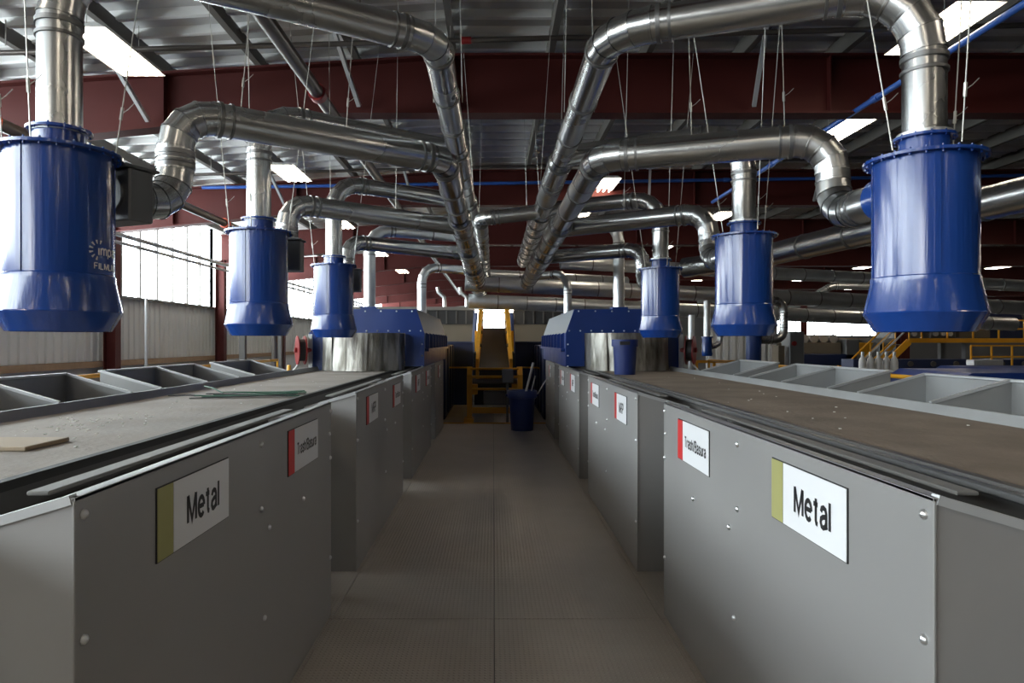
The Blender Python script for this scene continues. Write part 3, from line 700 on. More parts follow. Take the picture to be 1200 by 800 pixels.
# hose reels on the hood corners
for s, x in ((-1, 2.66), (1, 2.73)):
    t = thing('hose_reel', 'red hose reel on the outer corner of the %s hood' % ('window-wall' if s < 0 else 'open-hall'), 'hose reel', (s*x, 9.45, CZ-0.12), 'red hose reels')
    c = V((s*x, 9.45, CZ-0.12)); ax = V((s*0.90, -0.42, 0)).normalized()
    for o_ in (-0.05, 0.05): MB().tube(c+ax*(o_-0.006), c+ax*(o_+0.006), 0.2, 28).build('reel_flange', M['redpaint'], t, 40)
    MB().tube(c-ax*0.045, c+ax*0.045, 0.15, 24).build('hose_coil', M['black'], t, 40)
    MB().tube(c-ax*0.14, c+ax*0.09, 0.035, 14).build('hub', M['redpaint'], t, 40)
    MB().bar(c-ax*0.13+V((0, 0, -0.5)), c-ax*0.13+V((0, 0, 0.22)), 0.05, 0.05).build('bracket', M['rim'], t)
    MB().path([c+V((0, 0, -0.15)), c+V((s*0.05, -0.03, -0.22)), c+V((s*0.14, -0.05, -0.34)), c+V((s*0.2, -0.06, -0.46))], 0.013, 8).build('hose_end', M['crumb'], t, 60)
# traffic cone by the hood
t = thing('traffic_cone', 'small yellow traffic cone beside the window-wall hood', 'cone', (-3.05, 10.2, 0))
MB().lathe([(0.12, 0.04), (0.03, 1.24), (0.02, 1.25), (0.0, 1.25)], 20, (-3.05, 10.2, 0)).build('cone_body', M['yellow'], t, 50)
MB().cham(-3.2, -2.9, 10.05, 10.35, 0, 0.04, 0.01).build('cone_base', M['yellow'], t)

# bucket on the open-hall belt
t = thing('bucket', 'blue plastic bucket standing on the brown belt before the curtain', 'bucket', (1.59, 8.25, BZ))
MB().lathe([(0.0, 0.003), (0.125, 0.003), (0.14, 0.34), (0.138, 0.34), (0.122, 0.01), (0.0, 0.01)], 32, (1.59, 8.25, BZ)).build('bucket_body', M['blue_plastic'], t, 40)
MB().lathe([(0.141, 0.34), (0.158, 0.34), (0.158, 0.425), (0.146, 0.425), (0.141, 0.345)], 32, (1.59, 8.25, BZ)).build('rim', M['blue_plastic'], t, 40)
MB().box(1.50, 1.62, 8.08, 8.094, BZ+0.36, BZ+0.40).build('handle', M['rubber'], t)
# barrel with sticks at the walkway end
bx, by = 0.52, 12.35
t = thing('waste_barrel', 'dark blue waste barrel standing at the walkway end', 'barrel', (bx, by, 0))
MB().lathe([(0.0, 0.003), (0.20, 0.003), (0.235, 0.60), (0.232, 0.60), (0.195, 0.02), (0.0, 0.02)], 36, (bx, by, 0)).build('barrel_body', M['blue_plastic'], t, 40)
MB().lathe([(0.236, 0.585), (0.27, 0.59), (0.275, 0.70), (0.262, 0.72), (0.25, 0.715), (0.238, 0.6)], 36, (bx, by, 0)).build('rim', M['blue_plastic'], t, 40)
for a in (0, PI): MB().box(bx+math.cos(a)*0.275-0.02, bx+math.cos(a)*0.275+0.02, by-0.06, by+0.06, 0.61, 0.65).build('handle', M['blue_plastic'], t)
for (a, b_, r, lab) in (((bx-0.08, by, 0.1), (bx+0.20, by-0.1, 1.22), 0.021, 'thick pale tube leaning in the waste barrel'),
                        ((bx+0.02, by+0.05, 0.1), (bx+0.24, by, 0.98), 0.012, 'thin pale rod leaning in the waste barrel'),
                        ((bx-0.05, by+0.08, 0.1), (bx+0.46, by+0.02, 0.94), 0.011, 'slanting handle sticking out of barrel towards the chute')):
    tag(MB().tube(a, b_, r, 10).build('stick', M['rim'], None, 50), lab, 'stick', 'sticks in the waste barrel')

# ------------------------------------------------------------------ yellow inclined conveyor at the walkway end
t = thing('inclined_conveyor', 'yellow inclined conveyor climbing from the walkway end', 'conveyor', (0, 13.6, 0))
for sx in (-0.47, 0.53):
    s_ = -1 if sx < 0 else 1
    MB().prism([(13.45, 0), (13.75, 0), (13.75, 1.08), (13.62, 1.1), (13.45, 0.94)], 'x', sx-0.05, sx+0.05).build('side_post', M['yellow'], t)
    MB().cham(sx-0.11, sx+0.08, 13.4, 13.85, 0.0, 0.08, 0.01).build('foot', M['yellow'], t)
    MB().cham(sx-s_*0.05, sx-s_*0.16, 13.5, 13.7, 0.55, 0.75, 0.01).build('bearing', M['yellow'], t)
    # tall side guards of the incline
    xin, xo_ = (-0.29, -0.35) if sx < 0 else (0.33, 0.39)
    xt = (-0.29, -0.42) if sx < 0 else (0.33, 0.46)
    pr = [(13.7, 0.85), (13.7, 1.25), (17.5, 2.22), (19.6, 2.53), (20.0, 2.45), (20.0, 1.9)]
    MB().add([(xin, y_, z_) for y_, z_ in pr] + [(xo_ + (xt[1]-xo_)*(y_-13.7)/6.3, y_, z_) for y_, z_ in pr],
             [tuple(range(6)), tuple(range(6, 12))[::-1]] + [(i, (i+1) % 6, 6+(i+1) % 6, 6+i) for i in range(6)]).build('side_guard', M['yellow'], t)
    for yy in (15, 16.5, 18, 19.4):
        MB().tube((xin, yy, 1.25+(yy-13.7)*0.205), (xin-s_*0.03, yy, 1.25+(yy-13.7)*0.205), 0.04, 10).build('roller_cap', M['steel_dark'], t, 40)
    MB().box(sx-0.05, sx+0.05, 19.3, 19.45, ZG, 1.9).build('support_leg', M['yellow'], t)
MB().add([(-0.29, 13.7, 1.05), (0.33, 13.7, 1.05), (0.33, 20, 2.0), (-0.29, 20, 2.0), (-0.29, 13.7, 1.0), (0.33, 13.7, 1.0), (0.33, 20, 1.95), (-0.29, 20, 1.95)], [(0,1,2,3),(4,7,6,5),(0,4,5,1),(1,5,6,2),(2,6,7,3),(3,7,4,0)]).build('belt', M['rubber'], t)
for (z, r) in ((1.06, 0.022), (0.9, 0.03), (0.66, 0.025)):
    MB().tube((-0.45, 13.5, z), (0.5, 13.5, z), r, 10).build('cross_bar', M['yellow'], t, 50)
MB().cham(-0.45, 0.5, 13.55, 13.65, 0.17, 0.29, 0.01).build('cross_bar', M['yellow'], t)
MB().tube((-0.42, 13.75, 0.78), (0.48, 13.75, 0.78), 0.07, 18).build('tail_roller', M['steel_dark'], t, 40)
MB().cham(-0.2, 0.25, 13.75, 14.1, 0.32, 0.6, 0.02).build('drive_motor', M['gate'], t)
MB().cham(0.17, 0.4, 13.40, 13.55, 0.78, 1.06, 0.02).build('control_box', M['gate'], t)
MB().bar((0.28, 13.48, 0.0), (0.28, 13.48, 0.8), 0.05, 0.05).build('control_post', M['gate'], t)
for sx in (-1, 1):
    g = thing('hand_rail', 'thin yellow looped handrail beside the inclined conveyor, %s' % ('window-wall side' if sx < 0 else 'open-hall side'), 'railing', (sx*0.8, 15.2, 0))
    MB().path([(sx*0.5+0.02, 15.2, 1.02), (sx*0.98, 15.2, 1.02), (sx*1.08, 15.2, 0.98), (sx*1.12, 15.2, 0.9), (sx*1.12, 15.2, 0.0)], 0.016, 8).build('rail', M['yellow'], g, 60)
    MB().tube((sx*0.55, 15.2, 0), (sx*0.55, 15.2, 1.02), 0.016, 8).build('post', M['yellow'], g, 50)
for s_, xa, lab in ((-1, 0.98, 'window-wall'), (1, 1.03, 'open-hall')):
    g = thing('transfer_housing', 'dark blue transfer housing closing the rear of the %s hood' % lab, 'machine', (s_*(xa+0.8), 15.5, 0))
    MB().cham(s_*xa, s_*(xa+1.6), 13.95, 17.1, 0.0, 1.52, 0.02).build('body', M['blue_dark'], g)
    for yy in (14.5, 15.4, 16.3): MB().box(s_*(xa-0.03), s_*xa, yy, yy+0.06, 0.1, 1.5).build('fin', M['blue_dark'], g)
# blue guard wall and machine room behind
for a, b_, lab in ((-1.5, -0.5, 'window-wall side'), (0.55, 1.6, 'open-hall side')):
    g = thing('guard_wall', 'dark blue guard panel flanking the inclined conveyor, %s' % lab, 'panel', ((a+b_)/2, 17.2, 0))
    MB().cham(a, b_, 17.2, 17.26, 0.0, CZ, 0.01).build('panel_sheet', M['blue_dark'], g)
    MB().cham(a, b_, 17.17, 17.2, CZ-0.06, CZ, 0.004).build('top_rail', M['blue_dark'], g)
g = thing('under_shade_sheet', 'black sheet added to darken the space under the inclined conveyor', 'panel', (0, 17.0, 0))
MB().cham(-0.49, 0.54, 17.2, 17.26, 0, 1.35, 0.01).build('panel_sheet', M['black'], g)  # black sheet added so the space below the incline stays dark
MB().cham(-0.49, 0.54, 17.14, 17.2, 1.3, 1.35, 0.01).build('top_rail', M['steel_dark'], g)
pt = thing('baler_housing', 'beige and black machine housing with a bright doorway behind the yellow conveyor', 'machine', (0, 24.5, ZG))
for a, b_ in ((-6.0, -0.62), (0.62, 3.4)):
    MB().box(a, b_, 24.5, 24.7, ZG, CZ+0.62).build('lower_panel', M['beige'], pt)
    MB().box(a, b_, 24.45, 24.7, CZ+0.62, CZ+1.12).build('grille', M['black'], pt)
    k = a+0.1
    while k < b_-0.05:
        MB().box(k, k+0.05, 24.40, 24.45, CZ+0.64, CZ+1.1).build('grille_slat', M['steel_dark'], pt); k += 0.35
MB().box(-6.0, 3.4, 24.38, 24.7, CZ+1.12, CZ+1.24).build('head_beam', M['purlin'], pt)
for x in (-0.62, 0.62): MB().bar((x*1.0, 24.35, CZ+1.1), (x*1.55, 23.8, ZG), 0.12, 0.1).build('door_strut', M['blue_dark'], pt)
dl = thing('door_light', 'fluorescent strip light over the bright doorway behind the conveyor', 'light', (0.0, 23.9, CZ+1.05))
MB().cham(-0.66, 0.72, 23.86, 23.98, CZ+1.10, CZ+1.16, 0.01).build('housing', M['lamp_body'], dl)
MB().tube((-0.64, 23.92, CZ+1.06), (0.70, 23.92, CZ+1.06), 0.04, 10).build('tube', M['tube'], dl, 50)
for (x, y) in ((-1.75, 24.54), (-0.95, 24.54)):
    v = thing('gooseneck_vent', 'pale gooseneck vent pipe beyond the rear exhaust stack', 'vent', (x, y, CZ+1.24), 'gooseneck vents')
    MB().path([(x-0.25, y, CZ+1.95), (x-0.22, y, CZ+1.78), (x-0.12, y, CZ+1.68), (x-0.02, y, CZ+1.6), (x, y, CZ+1.45), (x, y, CZ+1.24)], 0.07, 14).build('vent_pipe', M['galv_pale_lit'], v, 60)

# ------------------------------------------------------------------ lamps
def lamp(x, y, label, zz=None):
    z = (roofz(x) - 0.62) if zz is None else zz
    t = thing('ceiling_lamp', label, 'lamp', (x, y, z), 'fluorescent high-bay lamps')
    key = 'lamp_mesh'
    o = put('housing', LM['housing'], None, t); o.matrix_parent_inverse = Matrix()
    for k in range(4):
        o = put('tube', LM['tube'], None, t, loc=(-0.18+0.12*k, 0, -0.03)); o.matrix_parent_inverse = Matrix()
    for dy in (-0.5, 0.5):
        o = put('hanger', LM['hanger'], None, t, loc=(0, dy, 0.03)); o.matrix_parent_inverse = Matrix()
LM = {}
b = MB(); b.add([(-0.25, -0.62, 0), (0.25, -0.62, 0), (0.25, 0.62, 0), (-0.25, 0.62, 0), (-0.17, -0.6, 0.05), (0.17, -0.6, 0.05), (0.17, 0.6, 0.05), (-0.17, 0.6, 0.05)],
             [(4,5,6,7),(0,1,5,4),(1,2,6,5),(2,3,7,6),(3,0,4,7)]); LM['housing'] = b.mesh('housing'); LM['housing'].materials.append(M['lamp_body'])
LM['tube'] = MB().tube((0, -0.55, 0.02), (0, 0.55, 0.02), 0.018, 8).mesh('tube', 50); LM['tube'].materials.append(M['tube'])
LM['hanger'] = MB().tube((0, 0, 0.02), (0, 0, 0.5), 0.004, 5).mesh('hanger'); LM['hanger'].materials.append(M['wire'])
lamp(-4.05, 7.3, 'lit fluorescent lamp before the first girder, window-wall side')
lamp(4.75, 7.25, 'lit fluorescent lamp before the first girder, open-hall side')
lamp(-3.75, 12.6, 'lit fluorescent lamp between first and second girders, window-wall side')
lamp(5.45, 10.6, 'lit fluorescent lamp just past the first girder, open-hall side')
lamp(2.35, 14.4, 'lit fluorescent lamp just before the blue air pipe, above the trunks')
lamp(2.25, 17.9, 'lit fluorescent lamp just past the blue air pipe, above the trunks')
lamp(-4.0, 2.0, 'lit fluorescent lamp over the near window-wall belt')
lamp(4.7, 2.0, 'lit fluorescent lamp over the near open-hall belt')
for x, y in ((0.3, -1.8), (0.3, -7.0), (-4.0, -3.3), (4.7, -3.3), (-4.0, -8.6), (4.7, -8.6)):
    lamp(x, y, 'lit fluorescent lamp over the walkway start, before the first chutes')
for x in (6.0, 11.0, 16.5, 22.5, 29, 36):
    for y in (18, 24.2, 30.4, 36.6, 42.8, 49):
        lamp(x, y, 'lit fluorescent lamp over the machines of the open hall')
for y in (18, 24, 30): lamp(-4.0, y, 'lit fluorescent lamp past the blue air pipe, near window wall')

# ------------------------------------------------------------------ pipes, conduits and cables
def line(name, label, cat, a, b_, r, material, group=None, couplings=(), cm=None):
    t = thing(name, label, cat, a, group)
    MB().tube(a, b_, r, 14).build('pipe', material, t, 50)
    a, b_ = V(a), V(b_)
    for f in couplings:
        p = a + (b_-a)*f; d = (b_-a).normalized()
        MB().tube(p-d*0.06, p+d*0.06, r*1.35, 14).build('coupling', cm or material, t, 40)
    return t
line('sprinkler_pipe', 'dark sprinkler main running under the girders, window-wall side', 'pipe', (-1.98, -2, CZ+2.8), (-1.98, 40, CZ+2.8), 0.075, M['pipe_dark'], None, (0.231,), M['redpaint'])
line('sprinkler_pipe', 'dark sprinkler main with orange couplings near the window wall', 'pipe', (-5.5, -2, CZ+2.42), (-5.5, 15.2, CZ+2.42), 0.075, M['pipe_dark'], None, (0.55, 0.93), M['orange'])
t = line('sprinkler_pipe', 'dark sprinkler riser with orange elbow by the window wall', 'pipe', (-5.5, 15.3, CZ+2.42), (-4.9, 15.3, CZ+2.42), 0.07, M['pipe_dark'], None, (0.05, 0.95), M['orange'])
MB().tube((-4.9, 15.3, ZG), (-4.9, 15.3, CZ+2.5), 0.07, 14).build('riser', M['pipe_dark'], t, 50)
MB().tube((-4.9, 15.3, CZ+2.35), (-4.9, 15.3, CZ+2.55), 0.1, 14).build('coupling', M['orange'], t, 40)
line('sprinkler_pipe', 'thin dark cross pipe under the roof before the first girder', 'pipe', (-7.5, 7.7, CZ+3.2), (8, 7.7, CZ+3.62), 0.03, M['pipe_dark'], None, (0.464,), M['redpaint'])
line('sprinkler_pipe', 'thin dark cross pipe under the roof before the second girder', 'pipe', (-7.0, 13.3, CZ+3.22), (8, 13.3, CZ+3.6), 0.03, M['pipe_dark'])
for o in [q for q in COL.objects if q.name in ('sprinkler_pipe.003', 'sprinkler_pipe.004')]:
    for x in (-5.5, -1.5, 2.5, 6.5):
        yy = o.location.y; MB().tube((x, yy, CZ+3.3 + (x+7)*0.025), (x, yy, roofz(x)+0.02), 0.008, 6).build('hanger_rod', M['wire'], o)
line('air_pipe', 'blue compressed-air pipe fixed along the second red girder', 'pipe', (-6.3, 14.78, CZ+3.33), (12, 14.78, CZ+3.6), 0.036, M['pipe_blue'], None, (0.12, 0.27, 0.42, 0.62))
line('air_pipe', 'blue compressed-air pipe running lengthwise over the open-hall side', 'pipe', (4.72, -1, CZ+3.0), (4.72, 14.7, CZ+3.0), 0.035, M['pipe_blue'], None, (0.3, 0.6, 0.8))
for k, (x, h, r) in enumerate(((-6.72, 1.92, 0.04), (-6.72, 1.78, 0.03))):
    line('conduit', 'thin pale conduit run %s along the window wall' % ['topmost', 'just beneath the topmost', 'lowest'][k], 'conduit', (x, 6 if k < 2 else 16, CZ+h), (x, 36, CZ+h), r, M['rim'])
line('conduit', 'upright pale conduit before the ribbed siding', 'conduit', (-7.6, 14.95, ZG), (-7.6, 14.95, CZ+0.95), 0.03, M['rim'])
jb = MB().cham(-6.85, -6.6, 10.2, 10.45, CZ+1.72, CZ+1.98, 0.01)
tag(jb.build('junction_box', M['rim']), 'small grey junction box on the conduit run', 'box')
for (x, y, lab) in ((-4.4, 12, 'dark steel post behind the middle window-wall canister'), (-5.0, 16, 'dark steel post between canister and blue hood by window wall')):
    t = thing('steel_post', lab, 'post', (x, y, ZG))
    MB().box(x-0.05, x+0.05, y-0.05, y+0.05, ZG, CZ+0.45).build('post_shaft', M['steel_dark'], t)
    MB().box(x-0.12, x+0.12, y-0.12, y+0.12, ZG, ZG+0.02).build('base_plate', M['steel_dark'], t)

def cable(a, b_, label, r=0.005, clip=True):
    a, b_ = V(a), V(b_)
    t = thing('hanger_cable', label, 'cable', b_, 'thin suspension cables')
    MB().tube(a, b_, r, 6).build('strand', M['wire'], t, 60)
    if clip:
        d = (a-b_).normalized(); p = b_ + d*0.22
        MB().tube(p-d*0.03, p+d*0.03, r*2.4, 6).build('cable_clip', M['wire'], t, 40)
        MB().path([p, p+V((0.03, 0, 0.02)), p+V((0.06, 0, 0.05))], r*0.7, 5).build('cable_tail', M['wire'], t, 60)
for s, cans, side in ((-1, lcans, 'window-wall'), (1, rcans, 'open-hall')):
    for i, (cx, cy) in enumerate(cans):
        for ax, ay, tx_, ty_, sd in ((-0.2, -0.09, -0.55, 0.15, 'left'), (0.2, 0.1, 0.5, 0.3, 'right'), (0.02, -0.23, 0.05, -0.45, 'front')):
            sd = {'left': 'outer' if s < 0 else 'walkway', 'right': 'walkway' if s < 0 else 'outer', 'front': 'front'}[sd]
            X = cx+tx_; top = V((X, cy+ty_, roofz(X)-0.1))
            cable(top, (cx+ax, cy+ay, CZ+0.87), 'thin cable on the %s edge of the %s %s canister' % (sd, nm3[i], side), 0.0032)
# cables holding the ducts
for (x, y, h, rx, lab) in ((LX, 5.2, LA, 0.0, 'upper window-wall trunk'), (LX, 8.1, LA, -0.1, 'upper window-wall trunk'), (LX, 11, LA, 0.1, 'upper window-wall trunk'),
                           (RX, 5.0, RA, 0.0, 'upper open-hall trunk'), (RX, 7.6, RA, 0.1, 'upper open-hall trunk'), (RX, 10.4, RA, -0.1, 'upper open-hall trunk')):
    for q in (-0.11, 0.11):
        cable((x+rx+q*0.6, y, roofz(x)-0.1), (x+q, y, CZ+h), 'thin upright cable of a pair looped round the %s duct' % lab, 0.003, False)
for (a, b_, lab) in ((((-1.1, 4.3, 0)), (-1.15, 3.65, LA), 'front window-wall branch duct'), ((-0.9, 4.9, 0), (-0.95, 4.4, LB), 'front window-wall side duct'), ((-1.5, 4.6, 0), (-1.5, 4.05, LB), 'front window-wall side duct'),
                     ((1.3, 4.1, 0), (1.25, 3.55, RA), 'front open-hall branch duct'), ((1.75, 3.8, 0), (1.7, 3.35, RA), 'front open-hall branch duct'), ((1.3, 4.7, 0), (1.25, 4.3, RB), 'front open-hall side duct'), ((1.9, 4.6, 0), (1.75, 4.1, RB), 'front open-hall side duct'),
                     ((-1.0, 7.2, 0), (-1.0, 7.0, LB), 'middle window-wall side duct'), ((1.4, 7.0, 0), (1.3, 6.8, RB), 'middle open-hall side duct'),
                     ((4.1, 6.2, 0), (3.9, 5.9, 1.12), 'outer duct behind the open-hall canisters')):
    cable((a[0], a[1], roofz(a[0])-0.1), (b_[0], b_[1], CZ+b_[2]+0.08), 'thin suspension cable holding the %s' % lab, 0.003)

# ------------------------------------------------------------------ machinery of the open hall
# second line of canisters farther out
def far_can(x, y, z, r, h, label, updir, up=1.1):
    t = thing('distant_canister', label, 'canister', (x, y, z))
    MB().lathe([(r*0.9, 0), (r, 0.12*h), (r*0.9, 0.3*h), (r*0.9, h), (0.3*r, h+0.02)], 24, (x, y, z)).build('body', M['blue'], t, 40)
    MB().lathe([(r*0.9, h-0.02), (r*1.05, h-0.02), (r*1.05, h+0.01), (r*0.3, h+0.02)], 24, (x, y, z)).build('top_flange', M['blue'], t, 40)
    duct(t, [(x, y, z+h), (x, y, z+h+up)], 0.075, 0.2, 4, 0.6, M['galv_pale_lit'])
    if updir:
        duct(t, [(x+r*0.8, y, z+0.6*h), (x+r*0.8+0.5*updir, y, z+0.6*h), (x+r*0.8+0.5*updir, y, z+0.6*h+0.95), (x+r*0.8+0.1, y+0.4, z+0.6*h+0.95)] if h > 1 else [(x+r*0.8, y, z+0.5*h), (x+r*0.8+0.2, y, z+0.5*h), (x+r*0.8+0.2, y, z+h+0.3)], 0.13 if h > 1 else 0.06, 0.25, 4, 0.5)
far_can(4.72, 15.07, CZ-0.32, 0.12, 0.42, 'small blue canister under a pale duct beyond the red hose reel', 1, 0.85)
t = thing('tall_canister', 'upright blue cylinder behind the single-bay hopper, open-hall side', 'cylinder', (5.34, 14, ZG))
MB().lathe([(0.15, 0), (0.15, CZ-ZG+0.1), (0.17, CZ-ZG+0.1), (0.17, CZ-ZG+0.13), (0.05, CZ-ZG+0.13)], 28, (5.34, 14, ZG)).build('body', M['blue_hood'], t, 40)
MB().lathe([(0.2, 0), (0.2, 0.04), (0.15, 0.04)], 28, (5.34, 14, ZG)).build('base_ring', M['blue_hood'], t, 40)
duct(t, [(5.48, 14, CZ+0.035), (5.96, 14, CZ+0.035), (5.96, 14, CZ+0.84), (5.3, 14, CZ+0.84)], 0.085, 0.22, 5, 0.5)
t = thing('stack_pipe', 'white upright pipe standing beyond the open-hall hood', 'pipe', (4.5, 15.5, ZG))
MB().tube((4.5, 15.5, ZG), (4.5, 15.5, CZ+0.6), 0.07, 14).build('pipe', M['galv_pale_lit'], t, 50)
MB().tube((4.5, 15.5, ZG), (4.5, 15.5, ZG+0.03), 0.14, 14).build('base_flange', M['galv_pale_lit'], t, 50)
# corrugated white partition
t = thing('ribbed_partition', 'white ribbed partition lit beside the small blue canister', 'partition', (7, 20, ZG))
for k in range(9):
    MB().box(6.3+0.22*k, 6.3+0.22*k+0.12, 19.95, 20.0, ZG, CZ+0.35).build('rib', M['whitegoods'], t)
MB().box(6.25, 8.3, 20.0, 20.05, ZG, CZ+0.4).build('sheet', M['siding'], t)
t = thing('control_cabinet', 'tall grey control cabinet with red emergency button', 'cabinet', (7.7, 17, ZG))
MB().cham(7.38, 7.75, 17, 17.5, ZG, CZ+0.25, 0.02).build('body', M['gate'], t)
MB().tube((7.48, 17.0, CZ-0.05), (7.48, 16.95, CZ-0.05), 0.06, 14).build('button', M['redpaint'], t, 40)
MB().cham(7.1, 7.26, 17, 17.4, ZG, CZ-0.1, 0.01).build('side_panel', M['beige'], t)

def fence(name, label, pts, z0, hgt, posts, group=None):
    t = thing(name, label, 'railing', (*pts[0], z0), group)
    for (a, b_) in zip(pts, pts[1:]):
        for q in (1.0, 0.52): MB().box(0, 1, 0, 1, 0, 1) if False else MB().bar((*a, z0+hgt*q), (*b_, z0+hgt*q), 0.055, 0.055).build('rail', M['yellow'], t)
        L = (V(b_)-V(a)).length; n = max(1, round(L/posts))
        for j in range(n+1):
            p = V(a) + (V(b_)-V(a))*j/n; MB().bar((p.x, p.y, z0), (p.x, p.y, z0+hgt), 0.05, 0.05).build('post', M['yellow'], t)
    return t
# mezzanine with stair
t = thing('mezzanine', 'yellow-edged steel mezzanine carrying machines in the open hall', 'platform', (18, 28, ZG))
MB().box(16.2, 22.4, 27.5, 34, CZ-0.05, CZ+0.12).build('deck', M['steel_dark'], t)
MB().box(16.2, 22.4, 27.42, 27.5, CZ-0.05, CZ+0.13).build('edge_beam', M['yellow'], t)
for x in (16.4, 19.2, 22.2):
    for y in (27.7, 33.8): MB().box(x-0.12, x+0.12, y-0.12, y+0.12, ZG, CZ-0.05).build('leg', M['gate'], t)
fence('mezzanine_railing', 'yellow railing along the mezzanine edge', [(16.2, 27.46), (22.4, 27.46)], CZ+0.13, 0.72, 1.05)
t = thing('stair', 'yellow steel stair climbing to the mezzanine', 'stair', (14.6, 27.2, ZG))
for yy in (26.6, 27.5):
    MB().bar((12.2, yy, ZG+0.3), (16.2, yy, CZ), 0.06, 0.25).build('stringer', M['yellow'], t)
    for q in (0.55, 1.0): MB().bar((12.2, yy, ZG+0.3+q), (16.2, yy, CZ+q), 0.05, 0.05).build('hand_rail', M['yellow'] if yy > 27 else M['rim'], t)
    for j in range(5):
        f = j/4; MB().bar((12.2+4*f, yy, ZG+0.3+(CZ-ZG-0.3)*f), (12.2+4*f, yy, ZG+1.3+(CZ-ZG-0.3)*f), 0.04, 0.04).build('baluster', M['yellow'], t)
for j in range(14):
    f = (j+0.5)/14; MB().box(12.2+4*f-0.13, 12.2+4*f+0.13, 26.62, 27.48, ZG+0.3+(CZ-ZG-0.3)*f, ZG+0.33+(CZ-ZG-0.3)*f).build('tread', M['steel_dark'], t)
# machines on and under the mezzanine
t = thing('screen_drum', 'big dark blue rounded drum housing on the mezzanine', 'machine', (21.6, 30, CZ+0.12))
pr = [(20.3, CZ+0.12), (20.3, CZ+0.95)] + [(21.4 - 1.1*math.cos(a_), CZ+0.95+0.5*math.sin(a_)) for a_ in [PI*k/10 for k in range(1, 10)]] + [(22.5, CZ+0.95), (22.5, CZ+0.12)]
MB().prism(pr, 'y', 29, 32).build('housing', M['blue_dark'], t)
MB().cham(19.6, 20.9, 28.7, 29.0, CZ+0.15, CZ+0.75, 0.02).build('hatch', M['beige'], t)
for k, (x0, x1, z0, z1, mm, lab) in enumerate(((16.8, 18.0, 0.12, 0.55, 'gate', 'grey gearbox on the mezzanine beside the stair'), (18.3, 19.4, 0.12, 0.62, 'steel_dark', 'dark machine block on the mezzanine between gearbox and drum'))):
    t = thing('machine_block', lab, 'machine', ((x0+x1)/2, 29, CZ+z0))
    MB().cham(x0, x1, 28.6, 30, CZ+z0, CZ+z1, 0.03).build('body', M[mm], t)
    for j in range(3): MB().tube((x0+0.2+0.3*j, 28.6, CZ+z0+0.2), (x0+0.2+0.3*j, 28.5, CZ+z0+0.2), 0.1, 14).build('bearing', M['rim'], t, 40)
t = thing('under_conveyor', 'dark blue conveyor passing beneath the mezzanine', 'conveyor', (18, 26, ZG))
MB().cham(13.4, 22, 25.4, 26.3, CZ-1.0, CZ-0.66, 0.02).build('frame', M['blue_dark'], t)
for k in range(10): MB().tube((13.8+0.85*k, 25.39, CZ-0.83), (13.8+0.85*k, 25.33, CZ-0.83), 0.1, 12).build('roller', M['steel_dark'], t, 40)
for x in (14, 17, 20, 21.8): MB().box(x-0.06, x+0.06, 25.6, 25.75, ZG, CZ-1.0).build('leg', M['blue_dark'], t)
fence('hall_railing', 'yellow guard railing in the hall below the mezzanine', [(11.8, 23.5), (19.5, 23.5)], ZG+1.2, 1.75, 0.9)
fence('hall_railing', 'yellow stepped railing beyond the grey cabinet under the drum housing', [(17.5, 25.0), (20.5, 25.0)], CZ-1.0, 0.85, 0.75)
t = thing('grey_cabinet', 'grey cabinet standing before the hall railing under the drum housing', 'cabinet', (16.8, 23, ZG))
MB().cham(16.2, 17.2, 23.0, 23.4, ZG, CZ-0.62, 0.02).build('body', M['rim'], t); MB().box(16.28, 17.12, 22.98, 23.0, ZG+0.2, CZ-0.72).build('door', M['rim'], t)
for k in range(5):
    x = 12.55+0.27*k; t = thing('gas_cylinder', 'white gas cylinder in the row beside the yellow stair', 'cylinder', (x, 23.2, ZG), 'gas cylinders by the stair')
    MB().lathe([(0.0, 0), (0.12, 0), (0.12, 3.5), (0.10, 3.6), (0.05, 3.68), (0.04, 3.75), (0, 3.75)], 16, (x, 23.2, ZG)).build('body', M['whitegoods'], t, 40)
    MB().tube((x, 23.2, ZG+3.73), (x, 23.2, ZG+3.85), 0.05, 10).build('valve', M['rim'], t, 40)
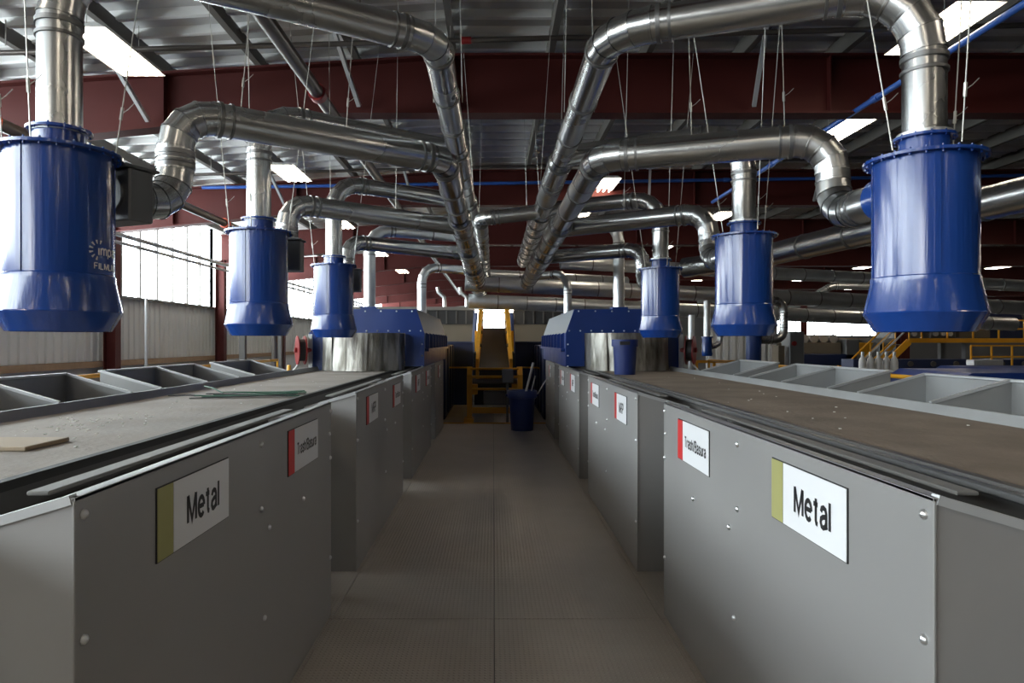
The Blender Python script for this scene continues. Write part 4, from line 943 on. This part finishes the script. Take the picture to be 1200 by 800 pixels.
# sorter line in the middle distance
t = thing('optical_sorter', 'long blue sorting machine with white drums before far windows', 'machine', (13, 30, ZG))
MB().cham(11.5, 16, 30, 31.5, CZ-1.05, CZ-0.55, 0.03).build('frame', M['blue_dark'], t)
MB().cham(12.2, 15.4, 30.2, 31.4, CZ-0.55, CZ-0.05, 0.03).build('cabinet', M['beige'], t)
MB().cham(15.5, 16.1, 30, 31.3, CZ-0.8, CZ+0.1, 0.03).build('end_housing', M['gate'], t)
for k in range(8): MB().tube((12.1+0.43*k, 30.3, CZ+0.12), (12.1+0.43*k, 31.3, CZ+0.12), 0.19, 16).build('drum', M['galv_pale_lit'], t, 40)
for x in (12, 14, 15.8): MB().box(x-0.08, x+0.08, 30.1, 30.25, ZG, CZ-1.05).build('leg', M['blue_dark'], t)
t = thing('yellow_hopper', 'yellow hopper standing at the end of the blue sorting machine', 'hopper', (18, 33, ZG))
MB().prism([(17.6, CZ+0.15), (19.6, CZ+0.15), (19.2, CZ-0.7), (18.0, CZ-0.7)], 'y', 35, 36.5).build('funnel', M['yellow'], t)
for x in (17.9, 19.2): MB().box(x-0.08, x+0.08, 35.2, 35.4, ZG, CZ-0.4).build('leg', M['yellow'], t)
# blue conveyor covers just outside the hoppers
for (x0, x1, y0, y1, h0, h1, lab) in ((4.45, 5.6, 6.7, 7.9, -0.36, -0.31, 'flat blue conveyor cover behind the two-bay hopper'), (6.3, 8.2, 8.6, 10, -0.40, -0.35, 'blue conveyor cover farther out behind the two-bay hopper')):
    t = thing('conveyor_cover', lab, 'conveyor', ((x0+x1)/2, y0, ZG))
    MB().prism([(x0, CZ+h0-0.1), (x0+0.25, CZ+h1), (x1+2.5, CZ+h1), (x1+2.7, CZ+h0-0.1)], 'y', y0, y1).build('cover', M['blue_hood'], t)
    MB().box(x0+0.1, x1+2.4, y0+0.1, y1-0.1, CZ-0.9, CZ+h0-0.1).build('frame', M['blue_dark'], t)
    for x in (x0+0.3, x1+2): MB().box(x-0.06, x+0.06, y0+0.3, y0+0.42, ZG, CZ-0.9).build('leg', M['blue_dark'], t)
# yellow walkway by the small canister
fence('hall_railing', 'yellow walkway railing beyond the open-hall hose reel', [(4.05, 13.6), (5.1, 13.6)], CZ-1.3, 0.9, 0.35)
t = thing('walkway_platform', 'yellow-edged walkway platform beyond the open-hall hose reel', 'platform', (4.5, 14, ZG))
MB().box(4.0, 5.12, 13.6, 14.6, CZ-1.42, CZ-1.3).build('deck', M['yellow'], t)
for x in (4.1, 5.0): MB().box(x-0.06, x+0.06, 13.8, 13.95, ZG, CZ-1.42).build('leg', M['yellow'], t)
